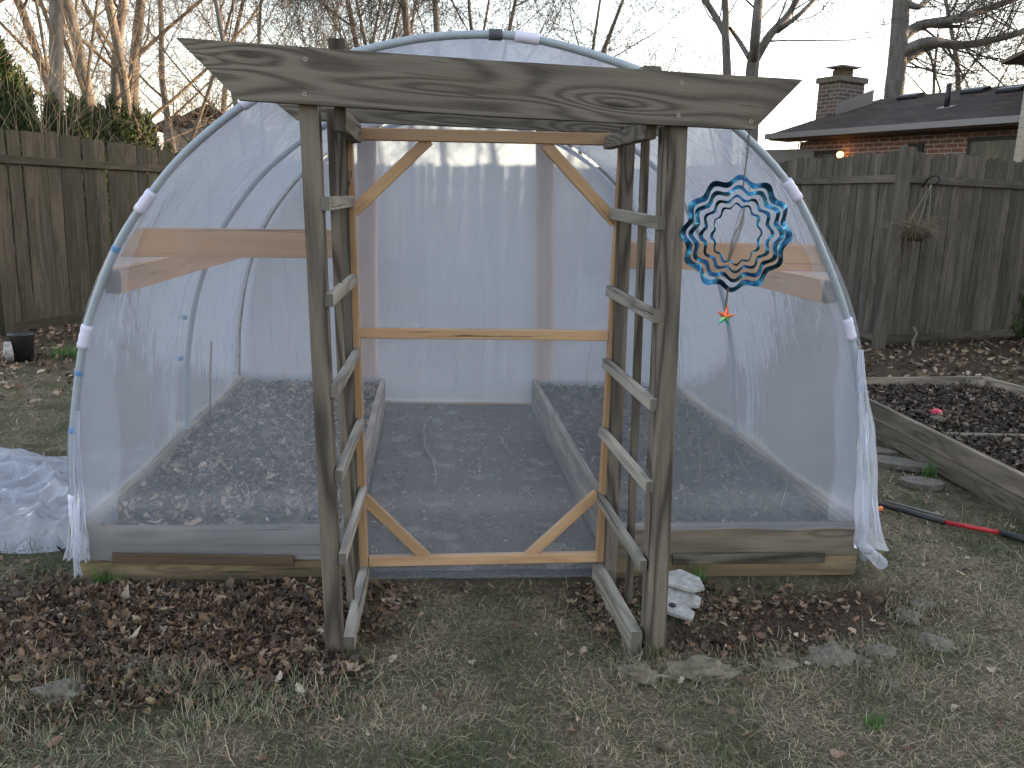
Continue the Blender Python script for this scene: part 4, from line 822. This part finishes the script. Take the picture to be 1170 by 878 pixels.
# ------------------------------------------------------------------ trees
class Tree:
    def __init__(s, Y=18): s.T = MB(); s.C = MB(); s.tw = max(.0045, .00027*Y)
    def limb(s, p, d, L, r, lvl, maxl, up_=.1, wob=.18, kids=5, spread=.7, mb=None, shrink=.6, rend=.35, start=.25):
        n = 6 if lvl < 2 else 4; pts = [p]; rs = [r]; dd = d.normalized()
        for k in range(n):
            dd = (dd+Vector((random.gauss(0, wob), random.gauss(0, wob), random.gauss(up_, wob)))*.5).normalized(); pts.append(pts[-1]+dd*L/n); rs.append(r*(1-(1-rend)*(k+1)/n))
        sides = 9 if r > .08 else (5 if r > .025 else 3)
        (s.T if lvl == 0 or r > .07 else s.C).tube(pts, rs, sides, cap=False)
        if lvl < maxl:
            for i in range(kids if lvl else kids+1):
                t_ = start+(1-start)*(i+random.random())/(kids+1); k = min(int(t_*n), n-1); q = pts[k].lerp(pts[k+1], t_*n-k); ax = (pts[k+1]-pts[k]).normalized()
                o_ = Vector((random.gauss(0, 1), random.gauss(0, 1), random.gauss(0, 1))); o_ = (o_-ax*o_.dot(ax)).normalized()
                nd = (ax*(1-spread*.55)+o_*spread).normalized(); rr = max(rs[k]*random.uniform(.20, .42), s.tw)
                s.limb(q, nd, L*shrink*random.uniform(.65, 1.15)*(1.1-.4*t_), rr, lvl+1, maxl, up_, wob, kids, spread, shrink=shrink, rend=.3, start=.2)
    def path(s, pts, r0, r1, kids=4, L=1.5, maxl=2, up_=.12, kidr=.35, spread=.7, t0=.25):
        sp = spline(pts, 4); n = len(sp); rs = [r0+(r1-r0)*i/(n-1) for i in range(n)]; s.T.tube(sp, rs, 10, cap=False)
        for i in range(kids):
            k = int((t0+(1-t0)*(i+random.random())/kids)*(n-2)); ax = (sp[k+1]-sp[k]).normalized(); o_ = Vector((random.gauss(0, 1), random.gauss(0, 1), random.gauss(0, 1))); o_ = (o_-ax*o_.dot(ax)).normalized()
            s.limb(sp[k], (ax*.5+o_*spread), L*random.uniform(.6, 1.3), max(rs[k]*kidr, .008), 1, maxl+1, up_)
    def done(s, name, base, label, group, m1='bark', m2='twig'):
        e = empty(name, (base.x, base.y, 0), label, 'tree', group); s.T.build('trunk', M[m1], e, True)
        if s.C.v: s.C.build('crown', M[m2], e)
        return e
GT = 'bare trees beyond the fences'
def gen_tree(px, Y, H_, r, label, name='bare_tree', lean=(0, 0), maxl=3, kids=5, up_=.14, spread=.75, start=.25, m1='bark', m2='twig', shrink=.6, wob=.16):
    b = P(px, 300, Y); b.z = -.1; t_ = Tree(Y); m2 = 'twig_backlit' if m1 == 'bark2' else m2; t_.limb(b, Vector((lean[0], lean[1], 1)), H_, r, 0, maxl, up_, wob, kids, spread, shrink=shrink, start=start); t_.done(name, b, label, GT, m1, m2)
random.seed(21)
# left golden group
gen_tree(52, 17, 13, .16, 'thick bare trunk at the far left above the tall evergreen', kids=6, maxl=4, start=.22, lean=(.05, 0))
gen_tree(8, 19, 12, .12, 'slim bare tree at the left picture edge', kids=7, start=.2, lean=(.06, 0))
gen_tree(150, 20, 14, .15, 'bare tree with leaning trunk above the evergreen hedge, second from left', kids=8, start=.15, lean=(-.02, 0), maxl=3)
gen_tree(142, 22, 14, .14, 'sunlit trunk in the tight cluster above the hedge, leftmost of it', kids=7, start=.2)
gen_tree(156, 23, 15, .16, 'brightest trunk in the middle of the tight cluster', kids=6, maxl=4, start=.2, lean=(.02, 0))
gen_tree(166, 22, 14, .13, 'right trunk of the tight cluster above the hedge', kids=7, start=.2, lean=(.05, 0))
gen_tree(95, 24, 12, .14, 'golden spreading bare tree between the big trunk and the cluster', kids=6, maxl=4, start=.12, spread=.9, lean=(.1, 0))
gen_tree(215, 32, 11, .15, 'fine-twigged bare tree above the slate shed', kids=6, maxl=4, start=.15, spread=.8)
for k, (px, Y_, ln, lab) in enumerate(((70, 19, .2, 'low golden brush tree behind the first hedge evergreens'), (118, 21, -.25, 'low golden brush tree behind the middle of the hedge'), (178, 20, .3, 'low golden brush tree leaning right over the hedge end'), (20, 20, .3, 'low golden brush tree behind the tall evergreen'), (200, 25, -.2, 'arching brush tree near the slate shed'), (245, 27, .1, 'fine brush tree just behind the slate shed'))):
    gen_tree(px, Y_, 8.5, .055, lab, kids=6, start=.12, lean=(ln, 0), maxl=4, spread=.8, m1='twig', shrink=.62)
# multi-stem behind the beam's left half
for k, (px, ln, lab) in enumerate(((300, -.05, 'dark slender stem rising behind the left end of the beam'), (322, -.35, 'fanning shrub-like tree behind the beam, left branch cluster'), (335, .2, 'fanning shrub-like tree behind the beam, right branch cluster'), (352, .5, 'low spreading bare tree between the slender stem and greenhouse top'))):
    gen_tree(px, 16+k*1.2, 8.0 if k == 0 else 6.5, .07 if k == 0 else .06, lab, kids=7 if k else 6, start=.2, lean=(ln, 0), maxl=3 if k == 0 else 4, m1='bark2', spread=.6)
gen_tree(472, 26, 15, .14, 'dark forked tree above the greenhouse top, left one', kids=6, maxl=4, start=.35, lean=(-.06, 0), m1='bark2')
gen_tree(505, 27, 15, .13, 'dark leaning tree above the greenhouse top, right one', kids=6, start=.3, lean=(.08, 0), m1='bark2')
gen_tree(430, 30, 13, .13, 'fine bare tree between the fan tree and the dark forked one', kids=6, maxl=4, start=.2, m1='bark2')
for k, (px, Y_, H_, lab) in enumerate(((258, 30, 10, 'dark twiggy bare tree left of the slender stem'), (402, 34, 11, 'dense dark bare tree just left of the greenhouse top'), (448, 36, 12, 'twiggy bare tree over the left shoulder of the hoop'), (540, 38, 12, 'twiggy bare tree over the middle of the hoop'), (590, 30, 9.5, 'spreading bare tree left of the round-headed one'), (655, 33, 9.5, 'spreading bare tree right of the round-headed one'))):
    gen_tree(px, Y_, H_, .12, lab, kids=6, maxl=4, start=.2, m1='bark2', spread=.85, lean=(random.uniform(-.15, .15), 0))
gen_tree(622, 32, 9.5, .16, 'round-headed bare tree above the right half of the beam', kids=6, maxl=4, start=.3, m1='bark2', spread=.85)
gen_tree(560, 34, 11, .14, 'wispy bare tree between the dark pair and the round-headed one', kids=7, start=.25, m1='bark2')
gen_tree(722, 42, 8.3, .14, 'small distant bare tree just left of the ledger block', kids=8, start=.4, m1='bark2')
# hand-laid trees on the right
def laid(Y, trunk, limbs, r0, r1, label, m1='bark2'):
    t_ = Tree(Y); tp = [P(a, b, Y) for a, b in trunk]; b = tp[0].copy(); b.z = -.1; t_.path([b]+tp, r0*1.1, r1, kids=0)
    for pts, ra, rb, kd in limbs: t_.path([P(a, b_, Y+random.uniform(-.5, .5) if i else Y) for i, (a, b_) in enumerate(pts)], ra, rb, kids=kd, L=2.3, maxl=3, kidr=.26)
    t_.done('bare_tree', b, label, GT, m1, 'twig_backlit')
laid(17, [(832, 160), (831, 90), (829, 40)], [([(829, 40), (818, 20), (800, -10), (790, -40)], .075, .05, 3), ([(829, 42), (829, 10), (826, -40)], .075, .05, 3)], .085, .075, 'slim forked bare tree behind the right end of the beam')
laid(16, [(858, 160), (859, 90), (861, 68)], [([(861, 70), (864, 30), (871, -40)], .10, .07, 2), ([(863, 68), (880, 40), (902, 15), (920, -20)], .09, .045, 5), ([(856, 66), (843, 45), (834, 32)], .05, .03, 2), ([(888, 36), (912, 18), (935, -5)], .05, .03, 3)], .125, .11, 'thicker grey bare tree forking low behind the right end of the beam')
laid(24, [(1019, 170), (1021, 115), (1026, 60), (1030, 0), (1032, -50)], [([(1029, 45), (1050, 30), (1090, 22), (1130, 10), (1170, -5)], .17, .07, 16), ([(1027, 62), (1060, 48), (1100, 52), (1150, 42), (1190, 30)], .16, .07, 16), ([(1024, 78), (1050, 60), (1080, 50)], .12, .05, 9), ([(1032, 0), (1050, 8), (1070, -10), (1110, -30)], .10, .05, 6)], .28, .2, 'biggest grey bare tree with long limbs reaching right above the brick house')
gen_tree(1115, 34, 12, .17, 'fuzzy bare tree behind the brick house roof ridge', kids=6, maxl=4, start=.3, m1='bark2', spread=.8)
gen_tree(1150, 36, 12, .15, 'second fuzzy bare tree near the sided house eave', kids=6, maxl=4, start=.3, m1='bark2')
gen_tree(815, 46, 8, .12, 'distant low bare tree right of the ledger block', kids=8, start=.3, m1='bark2')
gen_tree(1062, 40, 10, .14, 'distant bare tree between the big trunk and fuzzy trees', kids=8, start=.3, m1='bark2')
# distant wood: many small twiggy trees as one mass
mb = MB()
for k in range(90):
    Y_ = random.uniform(48, 75); px = random.choice([random.uniform(60, 330), random.uniform(780, 960), random.uniform(-50, 1250)]); b = P(px, 300, Y_); b.z = 0; H_ = random.uniform(3.5, 7.5)*(1.0 if px > 700 else 1.15); t_ = Tree(); t_.T = t_.C = mb
    t_.limb(b, Vector((random.gauss(0, .1), 0, 1)), H_, .09, 0, 3, .2, .2, 5, .8, shrink=.55, start=.15)
tag(mb.build('distant_wood', M['twig']), 'distant pale brown wood of bare trees along the horizon', 'wood', kind='stuff')

# evergreens
def evergreen(px, Y, H_, W_, label, n=5200, name='evergreen_tree', cols=None, base=0, py=None):
    b = P(px, 300, Y); b.z = base
    if py is not None: H_ = P(px, py, Y).z-base
    e = empty(name, b, label, 'tree', 'evergreens beyond the fence'); MB().tube([b, b+Vector((0, 0, H_*.9))], [.09, .02], 7).build('trunk', M['bark'], e, True)
    h = 1-np.sqrt(rng.random(n))*1.0; h = np.clip(h, 0, 1); rad = W_*.5*(1-h)**.9*(.95+.10*np.sin(h*11+px)); a = rng.random(n)*2*np.pi; rr = rad*(1-rng.random(n)**2*.45)*(1+.22*(vnoise(a*3, h*9, 1.5, int(px) % 50)-.5)*2)
    c = np.stack([b.x+np.cos(a)*rr, b.y+np.sin(a)*rr, base+h*H_+.02], -1); L = rng.uniform(.05, .17, n); w = rng.uniform(.008, .022, n)
    d = np.stack([np.cos(a)*.45, np.sin(a)*.45, np.full(n, .9)], -1)+rng.normal(0, .28, (n, 3)); d /= np.linalg.norm(d, axis=1)[:, None]; s_ = np.cross(d, rng.normal(0, 1, (n, 3))); s_ /= np.linalg.norm(s_, axis=1)[:, None]
    V = np.stack([c-s_*w[:, None]*.4, c+s_*w[:, None]*.4, c+d*(L*.6)[:, None]+s_*w[:, None], c+d*L[:, None], c+d*(L*.6)[:, None]-s_*w[:, None]], 1).reshape(-1, 3); o = np.arange(n)[:, None]*5
    T = np.concatenate([o+np.array([[0, 1, 2]]), o+np.array([[0, 2, 4]]), o+np.array([[4, 2, 3]])], 1).reshape(-1, 3)
    col = palette(n, cols or [(.035, .055, .020), (.055, .080, .028), (.085, .095, .038), (.12, .095, .05)], [3, 3, 1.2, .5], .25)
    npmesh('crown', V, T, M['needle'], np.repeat(col, 5, 0), parent=e)
evergreen(12, 14.5, 0, 2.2, 'tall dark evergreen at the left edge, highest of the evergreens', n=42000, py=28)
evergreen(-28, 14, 0, 2.0, 'dark evergreen cut off by the left picture edge', n=12000, py=60)
evergreen(42, 15, 0, 1.3, 'pointed evergreen leaning on the tall one', n=16000, py=82)
ev = [(72, 112), (96, 108), (108, 118), (124, 118), (138, 112), (152, 118), (166, 122), (178, 126)]
nm = ['first', 'second', 'third', 'fourth', 'fifth', 'sixth', 'seventh', 'last']
for k, ((px, py), w_) in enumerate(zip(ev, nm)): evergreen(px, 16.5+k*.75, 0, 1.5, f'{w_} evergreen from the left in the hedge row', n=17000, py=py-4+7*(k % 2))
evergreen(198, 24, 0, 1.0, 'round dark shrub right of the hedge row', n=6000, py=161)
evergreen(907, 40, 0, 2.6, 'small dark pine on the skyline left of the chimney', n=2500, py=132)
c = P(1163, 180, 11.0); evergreen(1166, 11.0, 0, .9, 'dark green shrub at right edge behind the fence', n=4500, py=160)
# thin suckers in front of hedge
for k, (px, lab) in enumerate(((30, 'thin bare sapling beside the tall evergreen'), (55, 'pale bare sapling left of the hedge row'), (86, 'tangled brown sapling in front of the hedge'), (78, 'reddish bare sapling in front of the hedge'))):
    gen_tree(px, 12.8+k*.5, 3.6, .022, lab, name='sapling', kids=6, start=.3, maxl=2, spread=.5, m1='twig')

# ------------------------------------------------------------------ light
SUN_AZ, SUN_EL = R(76), R(8)           # azimuth from +Y towards +X
W = bpy.data.worlds.new('World'); SC.world = W; W.use_nodes = True; wn = W.node_tree
sky = wn.nodes.new('ShaderNodeTexSky'); sky.sky_type = 'NISHITA'; sky.sun_disc = False; sky.sun_elevation = SUN_EL; sky.sun_rotation = SUN_AZ; sky.air_density = 1.0; sky.dust_density = 1.5; sky.ozone_density = 1.5
bg = wn.nodes['Background']; bg.inputs['Strength'].default_value = .15; 
tc = wn.nodes.new('ShaderNodeTexCoord'); sx = wn.nodes.new('ShaderNodeSeparateXYZ'); wn.links.new(tc.outputs['Generated'], sx.inputs[0])
mr = wn.nodes.new('ShaderNodeMapRange'); wn.links.new(sx.outputs[2], mr.inputs[0]); mr.inputs[1].default_value = .05; mr.inputs[2].default_value = .62; mr.inputs[3].default_value = .72; mr.inputs[4].default_value = .42
bwn = wn.nodes.new('ShaderNodeRGBToBW'); wn.links.new(sky.outputs[0], bwn.inputs[0]); vm = wn.nodes.new('ShaderNodeVectorMath'); vm.operation = 'SCALE'; vm.inputs[0].default_value = (1.14, 1.05, .95); mm = wn.nodes.new('ShaderNodeMath'); mm.operation = 'MULTIPLY_ADD'; wn.links.new(bwn.outputs[0], mm.inputs[0]); mm.inputs[1].default_value = .5; mm.inputs[2].default_value = .42; wn.links.new(mm.outputs[0], vm.inputs['Scale'])
mx = wn.nodes.new('ShaderNodeMix'); mx.data_type = 'RGBA'; wn.links.new(mr.outputs[0], mx.inputs[0]); wn.links.new(sky.outputs[0], mx.inputs[6]); wn.links.new(vm.outputs[0], mx.inputs[7]); wn.links.new(mx.outputs[2], bg.inputs['Color'])
sl = bpy.data.lights.new('sun', 'SUN'); sl.energy = 2.3; sl.angle = R(.6); sl.color = (1, .72, .46); so = bpy.data.objects.new('sun', sl); COL.objects.link(so)
sd = Vector((math.sin(SUN_AZ)*math.cos(SUN_EL), math.cos(SUN_AZ)*math.cos(SUN_EL), math.sin(SUN_EL))); so.rotation_euler = sd.to_track_quat('Z', 'Y').to_euler()
vs_ = SC.view_settings; vs_.view_transform = 'Standard'; vs_.look = 'None'; vs_.exposure = 2.98; vs_.gamma = 1; vs_.use_curve_mapping = False
SC.cycles.transparent_max_bounces = 24; SC.cycles.max_bounces = 8; SC.cycles.use_denoising = True
SC.cycles.use_adaptive_sampling = True
